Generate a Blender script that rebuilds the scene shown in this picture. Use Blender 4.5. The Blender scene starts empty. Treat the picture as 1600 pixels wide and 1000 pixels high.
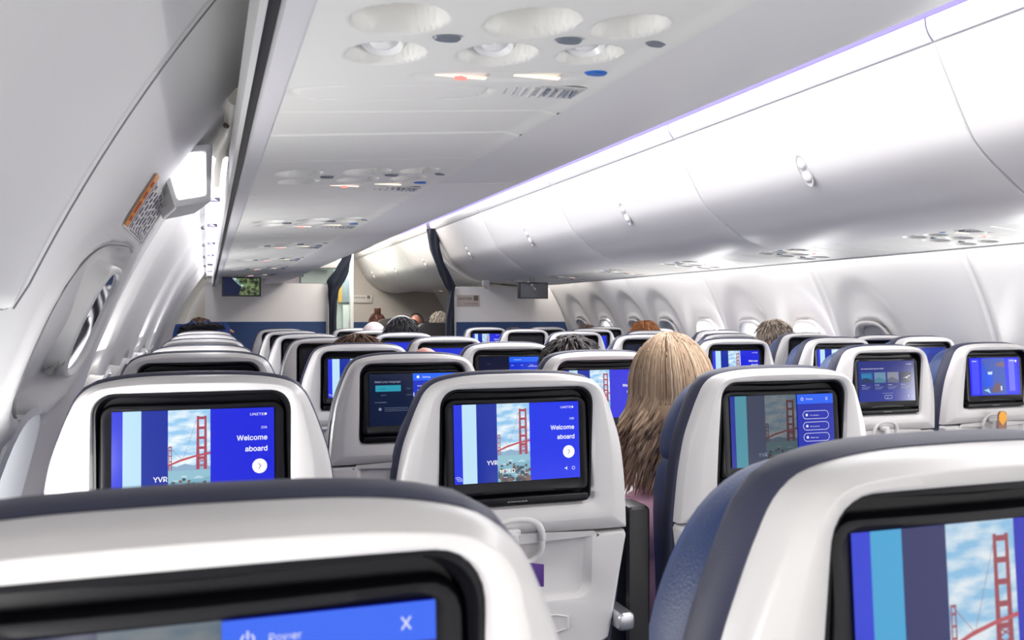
import bpy, bmesh, math, random
from mathutils import Vector, Matrix
random.seed(7)
sc = bpy.context.scene
C = bpy.context.collection
PI = math.pi
H = 1.25                      # eye height above the cabin floor
CX = 1.428                    # cabin centre line (x = 0 is the camera's own line)

# ------------------------------------------------------------------ camera, world, exposure
cam_d = bpy.data.cameras.new('camera'); cam = bpy.data.objects.new('camera', cam_d); C.objects.link(cam)
cam_d.sensor_width = 36.0; cam_d.lens = 31.5; cam_d.clip_start = 0.02
cam.location = (0, 0, H)
cam.rotation_euler = (PI/2 - math.atan(8/1400), 0, -math.atan((800-324)/1400))
cam_d.dof.use_dof = True; cam_d.dof.focus_distance = 1.9; cam_d.dof.aperture_fstop = 14
sc.camera = cam
w = bpy.data.worlds.new('world'); sc.world = w; w.use_nodes = True
w.node_tree.nodes['Background'].inputs[0].default_value = (0.75, 0.85, 1, 1)
w.node_tree.nodes['Background'].inputs[1].default_value = 1.0
sc.view_settings.view_transform = 'Standard'; sc.view_settings.look = 'None'
sc.view_settings.gamma = 1; sc.view_settings.exposure = 0.0; sc.view_settings.use_curve_mapping = False
sc.cycles.max_bounces = 8; sc.cycles.diffuse_bounces = 6; sc.cycles.glossy_bounces = 3
sc.cycles.sample_clamp_indirect = 4

def area(name, loc, rot, sx, sy, power, color=(1, 1, 1), spread=PI):
    d = bpy.data.lights.new(name, 'AREA'); d.shape = 'RECTANGLE'; d.size = sx; d.size_y = sy
    d.energy = power; d.color = color; d.spread = spread
    o = bpy.data.objects.new(name, d); C.objects.link(o); o.location = loc; o.rotation_euler = rot
    return o
# aisle ceiling lights (cool white) wash both rows of bins and the cabin
for i, y in enumerate((-1.2, 1.0, 3.2, 5.4)):
    area('aisle_ceiling_light', (CX-0.22, y, 2.17), (0, math.radians(-38), 0), 0.16, 2.1, 16.5 if y > 0 else 9, (1.0, 0.985, 0.975))
    area('aisle_ceiling_light', (CX+0.22, y, 2.17), (0, math.radians(38), 0), 0.16, 2.1, 16.5 if y > 0 else 9, (1.0, 0.985, 0.975))
for y in (8.0, 10.2):
    area('aisle_ceiling_light', (CX, y, 2.17), (0, 0, 0), 0.4, 1.8, 34, (1.0, 0.93, 0.83))
# side wall wash lights in the gap above the service panels
for i, y in enumerate((-0.6, 1.4, 3.4, 5.4)):
    area('wall_wash_light', (2.80, y, 1.60), (0, math.radians(-30), 0), 0.05, 1.95, 7, (1, 0.98, 0.97))
area('wall_wash_light', (2.80, 7.1, 1.60), (0, math.radians(-30), 0), 0.05, 1.0, 3, (1, 0.94, 0.86))
for i, y in enumerate((3.2, 5.3, 7.4)):
    area('wall_wash_light', (0.024, y, 1.588), (0, math.radians(35), 0), 0.03, 2.0, 2.4, (1, 0.98, 1.0))
# added fill behind the camera, no real fixture; daylight through the aft windows
area('aft_fill_light', (CX, -1.55, 0.75), (math.radians(108), 0, 0), 2.9, 1.2, 14, (1.0, 0.985, 0.95))
for y in (-0.9, 0.1, 1.1, 2.6, 4.1, 5.1):
    area('window_daylight', (CX+1.66, y, 1.03), (0, math.radians(105), 0), 0.30, 0.24, 7.0, (1.0, 0.99, 0.975))
    area('window_daylight', (CX-1.66, y, 1.03), (0, math.radians(-105), 0), 0.30, 0.24, 4.8, (1.0, 0.99, 0.975))
area('galley_light', (1.3, 9.9, 2.05), (0, 0, 0), 0.3, 0.3, 5, (0.85, 1, 0.97))

# ------------------------------------------------------------------ materials
def lin(c):
    return tuple((x/12.92 if x <= 0.04045 else ((x+0.055)/1.055)**2.4) for x in c)
def hexc(h):
    return lin(tuple(int(h[i:i+2], 16)/255 for i in (0, 2, 4)))
MATS = {}
def mat(name, col, rough=0.5, metal=0.0, bump=0.0, bscale=200, vary=0.0, vscale=6, spec=0.5, coat=0.0, sheen=0.0, trans=0.0):
    if name in MATS: return MATS[name]
    m = bpy.data.materials.new(name); m.use_nodes = True; nt = m.node_tree; b = nt.nodes['Principled BSDF']
    b.inputs['Base Color'].default_value = (*col, 1); b.inputs['Roughness'].default_value = rough
    b.inputs['Metallic'].default_value = metal; b.inputs['Specular IOR Level'].default_value = spec
    b.inputs['Coat Weight'].default_value = coat; b.inputs['Sheen Weight'].default_value = sheen
    b.inputs['Transmission Weight'].default_value = trans
    tc = nt.nodes.new('ShaderNodeTexCoord')
    if bump:
        n = nt.nodes.new('ShaderNodeTexNoise'); n.inputs['Scale'].default_value = bscale; n.inputs['Detail'].default_value = 3
        bp = nt.nodes.new('ShaderNodeBump'); bp.inputs['Strength'].default_value = bump; bp.inputs['Distance'].default_value = 0.002
        nt.links.new(tc.outputs['Object'], n.inputs['Vector']); nt.links.new(n.outputs['Fac'], bp.inputs['Height'])
        nt.links.new(bp.outputs['Normal'], b.inputs['Normal'])
    if vary:
        n = nt.nodes.new('ShaderNodeTexNoise'); n.inputs['Scale'].default_value = vscale; n.inputs['Detail'].default_value = 4
        mx = nt.nodes.new('ShaderNodeMix'); mx.data_type = 'RGBA'
        mx.inputs[6].default_value = (*[c*(1-vary) for c in col], 1); mx.inputs[7].default_value = (*[min(1, c*(1+vary)) for c in col], 1)
        nt.links.new(tc.outputs['Object'], n.inputs['Vector']); nt.links.new(n.outputs['Fac'], mx.inputs[0])
        nt.links.new(mx.outputs[2], b.inputs['Base Color'])
    MATS[name] = m; return m
def emat(h, s=1.0):
    key = 'glow_%s_%.2f' % (h, s)
    if key in MATS: return MATS[key]
    m = bpy.data.materials.new(key); m.use_nodes = True; b = m.node_tree.nodes['Principled BSDF']
    b.inputs['Base Color'].default_value = (0.01, 0.01, 0.012, 1); b.inputs['Roughness'].default_value = 0.12
    b.inputs['Specular IOR Level'].default_value = 0.25
    b.inputs['Emission Color'].default_value = (*hexc(h), 1); b.inputs['Emission Strength'].default_value = s
    MATS[key] = m; return m
def sky_picture(dim):
    key = 'picture_sky_%.2f' % dim
    if key in MATS: return MATS[key]
    m = bpy.data.materials.new(key); m.use_nodes = True; nt = m.node_tree; b = nt.nodes['Principled BSDF']
    b.inputs['Base Color'].default_value = (0.01, 0.01, 0.01, 1)
    tc = nt.nodes.new('ShaderNodeTexCoord'); mp = nt.nodes.new('ShaderNodeMapping'); mp.inputs['Scale'].default_value = (30, 30, 90)
    n = nt.nodes.new('ShaderNodeTexNoise'); n.inputs['Scale'].default_value = 1; n.inputs['Detail'].default_value = 4
    r = nt.nodes.new('ShaderNodeValToRGB'); r.color_ramp.elements[0].position = 0.42; r.color_ramp.elements[1].position = 0.62
    r.color_ramp.elements[0].color = (*hexc('8CC4EA'), 1); r.color_ramp.elements[1].color = (*hexc('E8F3FA'), 1)
    nt.links.new(tc.outputs['Object'], mp.inputs['Vector']); nt.links.new(mp.outputs['Vector'], n.inputs['Vector'])
    nt.links.new(n.outputs['Fac'], r.inputs['Fac']); nt.links.new(r.outputs['Color'], b.inputs['Emission Color'])
    b.inputs['Emission Strength'].default_value = dim
    MATS[key] = m; return m
def map_picture(key, lo, hi, strength):
    if key in MATS: return MATS[key]
    m = bpy.data.materials.new(key); m.use_nodes = True; nt = m.node_tree; b = nt.nodes['Principled BSDF']
    b.inputs['Base Color'].default_value = (0.01, 0.01, 0.01, 1); b.inputs['Roughness'].default_value = 0.2
    tc = nt.nodes.new('ShaderNodeTexCoord'); n = nt.nodes.new('ShaderNodeTexNoise'); n.inputs['Scale'].default_value = 40; n.inputs['Detail'].default_value = 8
    r = nt.nodes.new('ShaderNodeValToRGB'); r.color_ramp.elements[0].position = 0.4; r.color_ramp.elements[1].position = 0.65
    r.color_ramp.elements[0].color = (*hexc(lo), 1); r.color_ramp.elements[1].color = (*hexc(hi), 1)
    nt.links.new(tc.outputs['Object'], n.inputs['Vector']); nt.links.new(n.outputs['Fac'], r.inputs['Fac'])
    nt.links.new(r.outputs['Color'], b.inputs['Emission Color']); b.inputs['Emission Strength'].default_value = strength
    MATS[key] = m; return m

M_SHELL = mat('shell_white', (0.615, 0.60, 0.595), 0.33, bump=0.03, bscale=600)
M_PANEL = mat('cabin_white', (0.80, 0.795, 0.785), 0.42, bump=0.02, bscale=500, vary=0.015)
M_WALL = mat('sidewall_white', (0.80, 0.79, 0.785), 0.5, bump=0.02, bscale=500)
M_BIN = mat('bin_white', (0.81, 0.805, 0.80), 0.42)
M_PSU = mat('service_panel_white', (0.85, 0.845, 0.81), 0.45, bump=0.02, bscale=700)
M_TRIM = mat('navy_trim', hexc('2E3148'), 0.55, bump=0.2, bscale=900)
M_LEATHER = mat('blue_leather', hexc('18376C'), 0.45, bump=0.35, bscale=500, vary=0.06)
M_BEZEL = mat('black_bezel', (0.005, 0.005, 0.007), 0.35, spec=0.25)
M_BEZEL2 = mat('black_gloss', (0.006, 0.006, 0.008), 0.12)
M_BLACK = mat('black_plastic', (0.012, 0.012, 0.014), 0.4)
M_GREY = mat('grey_plastic', (0.34, 0.35, 0.37), 0.45)
M_LGREY = mat('light_grey_plastic', (0.58, 0.58, 0.58), 0.45)
M_METAL = mat('satin_metal', (0.62, 0.62, 0.66), 0.28, metal=0.9)
M_DGREY = mat('seam_shadow_grey', (0.22, 0.22, 0.23), 0.6)
M_CARPET = mat('carpet', hexc('232A3A'), 0.95, bump=0.6, bscale=900, vary=0.2, vscale=60)
M_NAVY = mat('bulkhead_navy', hexc('24406F'), 0.6, bump=0.15, bscale=700)
M_BULK = mat('bulkhead_white', (0.74, 0.72, 0.71), 0.6, bump=0.05, bscale=700)
M_BEIGE = mat('bulkhead_beige', (0.56, 0.51, 0.47), 0.6, bump=0.05, bscale=700)
M_CURTAIN = mat('curtain_navy', hexc('141B2B'), 0.9, bump=0.3, bscale=500, vary=0.2, vscale=30)
M_PRINT = mat('print_grey', (0.20, 0.20, 0.22), 0.6)

# ------------------------------------------------------------------ mesh helpers
class MB:
    def __init__(s): s.v = []; s.f = []; s.mi = []
    def add(s, vs, fs, mi=0):
        n = len(s.v); s.v += [tuple(p) for p in vs]
        for f in fs: s.f.append([i+n for i in f]); s.mi.append(mi)
    def box(s, c, d, mi=0, rot=None, bev=0.0):
        bm = bmesh.new(); bmesh.ops.create_cube(bm, size=1)
        for v in bm.verts: v.co = Vector((v.co.x*d[0], v.co.y*d[1], v.co.z*d[2]))
        if bev: bmesh.ops.bevel(bm, geom=bm.edges[:], offset=bev, segments=3, affect='EDGES', profile=0.6)
        if rot: bmesh.ops.transform(bm, matrix=rot.to_4x4(), verts=bm.verts)
        bm.verts.index_update()
        s.add([v.co+Vector(c) for v in bm.verts], [[v.index for v in f.verts] for f in bm.faces], mi); bm.free()
    def ell(s, c, r, mi=0, seg=20, rings=12, rot=None):
        bm = bmesh.new(); bmesh.ops.create_uvsphere(bm, u_segments=seg, v_segments=rings, radius=1)
        for v in bm.verts: v.co = Vector((v.co.x*r[0], v.co.y*r[1], v.co.z*r[2]))
        if rot: bmesh.ops.transform(bm, matrix=rot.to_4x4(), verts=bm.verts)
        bm.verts.index_update()
        s.add([v.co+Vector(c) for v in bm.verts], [[v.index for v in f.verts] for f in bm.faces], mi); bm.free()
    def tube(s, pts, rad, seg=8, mi=0, cap=True, flat=1.0):
        pts = [Vector(p) for p in pts]; rs = rad if isinstance(rad, (list, tuple)) else [rad]*len(pts)
        vs = []; up = Vector((0, 0, 1))
        for i, p in enumerate(pts):
            t = (pts[min(i+1, len(pts)-1)]-pts[max(i-1, 0)]).normalized()
            a = t.cross(up)
            if a.length < 1e-3: a = t.cross(Vector((0, 1, 0)))
            a.normalize(); b = a.cross(t)
            for k in range(seg):
                th = 2*PI*k/seg; vs.append(p+a*math.cos(th)*rs[i]+b*math.sin(th)*rs[i]*flat)
        fs = [[i*seg+k, i*seg+(k+1) % seg, (i+1)*seg+(k+1) % seg, (i+1)*seg+k] for i in range(len(pts)-1) for k in range(seg)]
        if cap: fs += [list(range(seg))[::-1], [(len(pts)-1)*seg+k for k in range(seg)]]
        s.add(vs, fs, mi)
    def loft(s, loops, mi=0, closed=True, cap0=False, cap1=False):
        n = len(loops[0]); vs = [p for l in loops for p in l]; fs = []
        for i in range(len(loops)-1):
            for k in range(n if closed else n-1):
                fs.append([i*n+k, i*n+(k+1) % n, (i+1)*n+(k+1) % n, (i+1)*n+k])
        if cap0: fs.append(list(range(n))[::-1])
        if cap1: fs.append([(len(loops)-1)*n+k for k in range(n)])
        s.add(vs, fs, mi)
    def mesh(s, name, mats, smooth=True, ang=35, fix=True):
        me = bpy.data.meshes.new(name); me.from_pydata(s.v, [], s.f)
        for m in (mats if isinstance(mats, (list, tuple)) else [mats]): me.materials.append(m)
        me.polygons.foreach_set('material_index', s.mi)
        if fix:
            bm = bmesh.new(); bm.from_mesh(me); bmesh.ops.remove_doubles(bm, verts=bm.verts, dist=1e-6)
            bmesh.ops.recalc_face_normals(bm, faces=bm.faces); bm.to_mesh(me); bm.free()
        if smooth:
            me.polygons.foreach_set('use_smooth', [True]*len(me.polygons)); me.set_sharp_from_angle(angle=math.radians(ang))
        me.update(); return me
def obj(name, me, parent=None, loc=None, rot=None):
    o = bpy.data.objects.new(name, me); C.objects.link(o)
    if parent: o.parent = parent
    if loc: o.location = loc
    if rot: o.rotation_euler = rot
    return o
def part(name, mb, mats, parent=None, **k):
    return obj(name, mb.mesh(name, mats, **k), parent)
def thing(name, label, cat, loc=(0, 0, 0), group=None, rot=None):
    o = bpy.data.objects.new(name, None); C.objects.link(o); o.location = loc; o.empty_display_size = 0.1
    if rot: o.rotation_euler = rot
    o['label'] = label; o['category'] = cat
    if group: o['group'] = group
    return o
def tag(o, label, cat, group=None):
    o['label'] = label; o['category'] = cat
    if group: o['group'] = group
    return o
def struct(name, mb, mats, **k):
    o = part(name, mb, mats, **k); o['kind'] = 'structure'; return o
try:
    import os
    FONT = bpy.data.fonts.load(os.path.join(bpy.utils.system_resource('DATAFILES'), 'fonts', 'Inter.woff2'))
except Exception:
    FONT = None
def text_geo(s, size, bold=False):
    cu = bpy.data.curves.new('t', 'FONT'); cu.body = s
    if FONT: cu.font = FONT
    cu.size = size; cu.resolution_u = 2
    if bold: cu.offset = size*0.013
    o = bpy.data.objects.new('t', cu); me = o.to_mesh()
    vs = [tuple(v.co) for v in me.vertices]; fs = [list(p.vertices) for p in me.polygons]
    o.to_mesh_clear(); bpy.data.objects.remove(o); bpy.data.curves.remove(cu)
    return vs, fs
def smooth(a, b, x):
    t = max(0, min(1, (x-a)/(b-a))); return t*t*(3-2*t)

# ------------------------------------------------------------------ displays: a picture of rectangles, shapes and words, all in one mesh
W, HH = 0.206, 0.120
class Disp:
    def __init__(s): s.mb = MB(); s.mats = []; s.k = 0
    def m(s, mt):
        if mt not in s.mats: s.mats.append(mt)
        return s.mats.index(mt)
    def p(s, u, v): return ((u-0.5)*W, -0.00003*s.k, (v-0.5)*HH)
    def poly(s, pts, mt):
        s.k += 1; s.mb.add([s.p(u, v) for u, v in pts], [list(range(len(pts)))], s.m(mt))
    def rect(s, u0, v0, u1, v1, mt): s.poly([(u0, v0), (u1, v0), (u1, v1), (u0, v1)], mt)
    def circ(s, u, v, r, mt, n=24, a0=0, a1=2*PI):
        s.poly([(u+r*math.cos(a0+(a1-a0)*i/n), v+r*W/HH*math.sin(a0+(a1-a0)*i/n)) for i in range(n)], mt)
    def arc(s, u, v, r, wd, mt, a0, a1, n=12):
        s.poly([(u+r*math.cos(a0+(a1-a0)*i/n), v+r*W/HH*math.sin(a0+(a1-a0)*i/n)) for i in range(n+1)] +
               [(u+(r-wd)*math.cos(a0+(a1-a0)*i/n), v+(r-wd)*W/HH*math.sin(a0+(a1-a0)*i/n)) for i in range(n, -1, -1)], mt)
    def line(s, a, b, wd, mt):
        d = Vector((b[0]-a[0], (b[1]-a[1])*HH/W)); d.normalize(); nx, ny = -d.y*wd/2, d.x*wd/2*W/HH
        s.poly([(a[0]-nx, a[1]-ny), (b[0]-nx, b[1]-ny), (b[0]+nx, b[1]+ny), (a[0]+nx, a[1]+ny)], mt)
    def text(s, t, u, v, size, mt, right=False, bold=False, stretch=1.0):
        s.k += 1; vs, fs = text_geo(t, size, bold); w = max(p[0] for p in vs)*stretch
        x0, _, z0 = s.p(u, v); x0 -= w if right else 0
        s.mb.add([(x0+p[0]*stretch, -0.00003*s.k, z0+p[1]) for p in vs], fs, s.m(mt))
    def pill(s, u0, v0, u1, v1, mt, inner):
        def rr(i):
            h = (v1-v0)/2-i*W/HH; hu = h*HH/W; cv = (v0+v1)/2; pts = []
            for a in range(13): th = PI/2+PI*a/12; pts.append((u0+hu+i+hu*math.cos(th), cv+h*math.sin(th)))
            for a in range(13): th = -PI/2+PI*a/12; pts.append((u1-hu-i+hu*math.cos(th), cv+h*math.sin(th)))
            return pts
        s.poly(rr(0), mt); s.poly(rr(0.004), inner)
    def done(s, name): return s.mb.mesh(name, s.mats, smooth=False, fix=False)
def bridge_picture(d, u0, u1, dim=1.0, rich=False):
    R = lambda a: u0+(u1-u0)*a
    sky = sky_picture(dim)
    d.rect(u0, 0, u1, 1, sky)
    red = emat('A8485A' if not rich else 'A04450', dim); sea = emat('7FB2C4', dim); haze = emat('8FAFCB', dim)
    d.poly([(R(0), .30), (R(1), .30), (R(1), .37), (R(.8), .40), (R(.6), .385), (R(.4), .41), (R(.2), .38), (R(0), .40)], haze)
    d.rect(R(0), 0, R(1), .335, sea)
    d.poly([(R(0), .335), (R(0), .2), (R(1), .26), (R(1), .335)], emat('92C0D0', dim))
    for (a, b) in ((.68, .73), (.86, .91)):                       # near tower
        d.poly([(R(a-.02), .34), (R(b+.01), .34), (R(b), .93), (R(a), .93)], red)
    for z in (.91, .80, .69, .58, .47):
        d.rect(R(.69), z-.018, R(.90), z+.012, red)
    for z in (.36, .41): 
        d.line((R(.70), z), (R(.89), z+.05), .005, red); d.line((R(.89), z), (R(.70), z+.05), .005, red)
    d.poly([(R(0), .405), (R(.3), .46), (R(.65), .50), (R(1), .53), (R(1), .505), (R(.65), .478), (R(.3), .435), (R(0), .385)], emat('C0505C', dim))
    for a in (.01, .07): d.rect(R(a), .34, R(a+.02), .60, red)
    for z in (.44, .5, .56, .60): d.rect(R(.01), z-.008, R(.09), z+.004, red)
    d.line((R(.03), .60), (R(.35), .45), .002, red); d.line((R(.35), .46), (R(.70), .92), .0015, red); 
    rng = random.Random(5)
    for i in range(46):                                            # shore rocks
        a = rng.random(); z = rng.random()**1.6*.24; s = .015+.05*(1-z*3)
        col = emat(rng.choice(['5E4A4C', '3C4656', '7A6258', '4E6674']), dim)
        ru = [(R(a)+s*.5*math.cos(t)*rng.uniform(.5, 1), z+s*.7*math.sin(t)*rng.uniform(.5, 1)) for t in [k*PI/4 for k in range(8)]]
        d.poly([(min(max(p[0], u0), u1), max(p[1], 0)) for p in ru], col)
    for i in range(14):
        a = rng.random()*.8; z = .05+rng.random()*.22; d.rect(R(a), z, R(a+.12), z+.008, emat('CFE4EC', dim))
def d_base(col='0816C8', s=1.0):
    d = Disp(); d.rect(0, 0, 1, 1, emat(col, s)); return d
def welcome(seat, name='display', dim=1.0, tone='1420DC', rich=False):
    d = d_base(tone, dim)
    d.rect(0, 0, .065, 1, emat('2A38E0' if not rich else '0830DC', dim)); d.rect(.065, 0, .175, 1, emat('BFE4F8' if not rich else '3CA8DC', dim))
    d.rect(.175, 0, .335, 1, emat('0A2AA0' if not rich else '101C62', dim))
    bridge_picture(d, .335, .595, dim, rich)
    wh = emat('FFFFFF', dim)
    d.text('YVR', .332, .225, .0125, wh, right=True, bold=True); d.text('to SFO', .345, .115, .0115, wh, bold=True)
    d.text('UNITED', .955, .915, .0064, wh, right=True, stretch=1.35)
    if seat: d.text(seat, .955, .765, .0062, wh, right=True)
    d.text('Welcome', .955, .64, .0130, wh, right=True, bold=True); d.text('aboard', .955, .515, .0130, wh, right=True, bold=True)
    d.circ(.905, .345, .048, wh); g = emat('3A40A0', dim)
    d.line((.898, .375), (.914, .345), .004, g); d.line((.914, .345), (.898, .315), .004, g)
    d.poly([(.868, .135), (.878, .135), (.888, .155), (.888, .105), (.878, .125), (.868, .125)], wh); d.arc(.94, .13, .013, .003, wh, 0, 2*PI)
    for r in (.012, .024, .036): d.arc(.022, .035, r, .006, emat('AEB8F0', dim), 0, PI/2+.6)
    return d.done(name)
def power_menu(dim=0.30, side=0.64):
    d = d_base('0A1C9C', .9); wh = emat('E8ECFF', .9)
    d.rect(0, 0, .045, 1, emat('1830B0', .7)); d.rect(.045, 0, .155, 1, emat('4FA0B4', .75)); d.rect(.155, 0, .33, 1, emat('3A4260', .7))
    bridge_picture(d, .33, side, .16); d.text('YVR', .33, .14, .0125, emat('8C94A8', .9), right=True)
    d.rect(side, 0, 1, 1, emat('0A22A8', 1)); d.rect(side, .86, 1, 1, emat('1E60F0', 1))
    d.arc(side+.05, .93, .014, .004, wh, PI/2+.6, 2.5*PI-.6); d.rect(side+.048, .93, side+.052, .96, wh)
    d.text('Power', side+.09, .915, .0066, wh); d.line((.925, .905), (.945, .95), .004, wh); d.line((.945, .905), (.925, .95), .004, wh)
    for k, (tx, v) in enumerate((('Turn display off', .70), ('Reset seat settings', .54), ('Restart seat', .38))):
        d.pill(side+.05, v-.06, .95, v+.06, wh, emat('0A22A8', 1)); d.circ(side+.09, v, .012, wh); d.text(tx[:14], side+.12, v-.015, .0042, wh)
    return d.done('display')
def settings_menu():
    d = d_base('0A1A3C', .8); wh = emat('F0F4FF', 1); gy = emat('7C8AA4', .9)
    d.text('Select your language', .06, .83, .0088, emat('AAB6CC', .9)); d.rect(.07, .66, .36, .78, emat('2EA0B8', .9)); d.text('English', .12, .70, .0055, emat('0A3040', 1))
    d.text('French', .42, .70, .005, gy); d.text('Spanish', .13, .58, .005, gy); d.text('Japanese', .42, .58, .005, gy)
    d.text('Accessibilities', .06, .44, .006, gy); d.circ(.12, .32, .018, gy)
    for k in range(3): d.rect(.17, .34-.03*k, .44, .345-.03*k, gy)
    d.rect(.5, 0, 1, 1, emat('0A28C0', 1)); d.rect(.5, .86, 1, 1, emat('1C64F8', 1)); d.circ(.56, .93, .017, wh); d.text('Settings', .61, .91, .0075, wh)
    for k, tx in enumerate(('Screen', 'Brightness', 'Accessibility', 'Sound')): d.text(tx, .55, .745-.085*k, .0052, wh, bold=True)
    d.rect(.505, .55, .513, .63, wh)
    return d.done('display')
def apps_menu():
    d = d_base('061034', .8); wh = emat('F0F4FF', 1)
    d.text('United', .12, .80, .006, emat('50607C', .9)); d.rect(.5, 0, 1, 1, emat('0830D0', 1)); d.rect(.5, .86, 1, 1, emat('1E64F8', 1)); d.text('Connections', .58, .91, .006, wh)
    d.rect(.82, .73, .97, .74, wh)
    for k in range(3): d.text(('Audio', 'Video', 'Pairing')[k], .53+.16*k, .76, .005, wh)
    for i in range(2):
        for j in range(3): d.circ(.56+.22*i, .58-.2*j, .022, wh); d.text('Headset', .61+.22*i, .57-.2*j, .005, emat('80A8F0', 1))
    return d.done('display')
def choice_menu():
    d = d_base('0A1F7C', 1.0); wh = emat('E8EEFF', .9); gy = emat('93A2D0', .8)
    d.rect(0, 0, 1, .28, emat('0C2890', 1))
    d.text('UNITED', .955, .90, .006, wh, right=True, bold=True, stretch=1.3); d.text('How would you like to spend your flight?', .05, .80, .0062, wh, bold=True)
    for k, cs in enumerate((('1468A8', '0E3060'), ('6E96B8', '4A86A0'), ('8C90A0', '60667C'), ('101C44', '101C44'))):
        u = .05+.23*k; d.rect(u, .46, u+.2, .72, emat(cs[0], .8)); d.poly([(u, .46), (u+.2, .46), (u+.2, .52), (u+.08, .60), (u, .55)], emat(cs[1], .8))
        d.text(('Entertain', 'Destination', 'Relaxation', 'Flight map')[k], u+.005, .40, .0045, wh, bold=True)
        for j in range(3): d.rect(u+.005, .36-.028*j, u+.16-.02*j, .368-.028*j, gy)
    for j in range(6): d.rect(.06+.028*j, .58, .078+.028*j, .68, emat('2898C8', .8))
    d.poly([(.79, .57), (.86, .60), (.90, .63), (.92, .63), (.91, .61), (.86, .585), (.87, .55), (.855, .55), (.835, .58), (.80, .565)], wh)
    d.rect(.40, .195, .60, .205, gy); d.pill(.44, .06, .58, .15, wh, emat('0C2890', 1)); d.text('Skip', .485, .09, .0045, wh)
    d.circ(.87, .12, .01, wh); d.arc(.93, .12, .012, .004, wh, 0, 2*PI)
    return d.done('display')
def video_scene():
    d = d_base('1418F0', 1.1); R = random.Random(3)
    d.rect(.04, .04, .18, .96, emat('4048FF', 1)); d.rect(.72, .04, .95, .96, emat('2C30FF', 1)); d.rect(.78, .1, .90, .96, emat('6C70FF', 1))
    d.poly([(.22, .02), (.72, .02), (.70, .98), (.24, .98)], emat('3C5CC0', .9)); d.poly([(.24, .2), (.44, .25), (.46, .55), (.34, .62), (.26, .92)], emat('0850E8', 1))
    d.poly([(.40, .1), (.55, .06), (.66, .14), (.56, .36), (.50, .30)], emat('6C5468', .9)); d.poly([(.36, .55), (.44, .55), (.45, .63), (.35, .62)], emat('C8DCF4', 1))
    d.poly([(.26, .14), (.4, .05), (.36, .18)], emat('9CD0F0', 1)); d.rect(.60, .12, .63, .24, emat('D8E4FF', 1)); d.poly([(.5, .78), (.7, .74), (.7, .9), (.55, .86)], emat('7C6480', .9))
    d.rect(.05, .90, .14, .92, emat('E0E4FF', 1)); d.rect(.8, .90, .9, .92, emat('E0E4FF', 1)); d.circ(.93, .90, .02, emat('F0F0FF', 1))
    return d.done('display')
def blanket_view():
    d = d_base('1436A8', .9)
    d.rect(0, .5, .6, .9, emat('1848B8', .9)); d.poly([(.3, 0), (.55, 0), (.6, .55), (.45, .6)], emat('6088C8', .8)); d.poly([(.5, .2), (.75, .3), (.72, .75), (.55, .8)], emat('1C2C90', 1))
    d.text('How would you like to spend', .05, .80, .0058, emat('B8C4F0', .9))
    return d.done('display')
def dark_display(col='0A0C14', s=.7):
    d = d_base(col, s); return d.done('display')
def blue_display():
    d = d_base('0A28D0', 1); d.rect(0, .4, .4, .42, emat('5070F0', 1)); return d.done('display')

# ------------------------------------------------------------------ airline seat
def catmull(P, n=6):
    out = []
    for i in range(len(P)-1):
        p0 = P[max(i-1, 0)]; p1 = P[i]; p2 = P[i+1]; p3 = P[min(i+2, len(P)-1)]
        for k in range(n):
            t = k/n; out.append(tuple(0.5*((2*p1[j])+(-p0[j]+p2[j])*t+(2*p0[j]-5*p1[j]+4*p2[j]-p3[j])*t*t+(-p0[j]+3*p1[j]-3*p2[j]+p3[j])*t**3) for j in (0, 1)))
    return out+[P[-1]]
TOP = [(0, 1.158), (.06, 1.157), (.10, 1.153), (.128, 1.1455), (.144, 1.132), (.154, 1.113), (.164, 1.088), (.178, 1.045), (.187, .99), (.191, .94), (.193, .906)]
half = catmull(TOP)
OUT_UP = half+[(.193, .902), (.1, .902), (0, .902)]
OUT_LO = [(0, .898), (.1, .898), (.190, .898), (.1935, .894)]+[(.1935-.024*t/8, .894-(.894-.735)*t/8) for t in range(1, 8)]+[(.166, .722), (.155, .714), (.1, .712), (0, .712)]
OUT_ALL = half+[(.190, .80), (.178, .70), (.170, .60), (.166, .50), (.1, .50), (0, .50)]
def full(h): return h+[(-x, z) for x, z in h[-2:0:-1]]
def rrect(hw, z0, z1, r, rb, n=6):
    pts = [(0, z1)]
    pts += [(hw-r+r*math.sin(a*PI/2/n), z1-r+r*math.cos(a*PI/2/n)) for a in range(n+1)]
    pts += [(hw-rb+rb*math.cos(a*PI/2/n), z0+rb-rb*math.sin(a*PI/2/n)) for a in range(n+1)]
    return full(pts+[(0, z0)])
def ring(poly, c, angs):
    out = []
    n = len(poly)
    for a in angs:
        dx, dz = math.sin(a), math.cos(a); best = 0
        for i in range(n):
            x1, z1 = poly[i][0]-c[0], poly[i][1]-c[1]; x2, z2 = poly[(i+1) % n][0]-c[0], poly[(i+1) % n][1]-c[1]
            ex, ez = x2-x1, z2-z1; den = dx*ez-dz*ex
            if abs(den) < 1e-12: continue
            t = (x1*ez-z1*ex)/den; u = (x1*dz-z1*dx)/den
            if t > 0 and -1e-6 <= u <= 1+1e-6: best = max(best, t)
        out.append((c[0]+dx*best, c[1]+dz*best, best))
    return out
def loops(poly, c, specs, angs, sh):
    R = ring(poly, c, angs); res = []
    for inset, y in specs:
        L = []
        for (x, z, r), a in zip(R, angs):
            xx = c[0]+math.sin(a)*(r-inset); zz = c[1]+math.cos(a)*(r-inset); L.append((xx, y+sh(zz), zz))
        res.append(L)
    return res
shl = lambda z: -(z-1.05)*0.06
mon = lambda z: (z-1.05)*0.07
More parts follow.
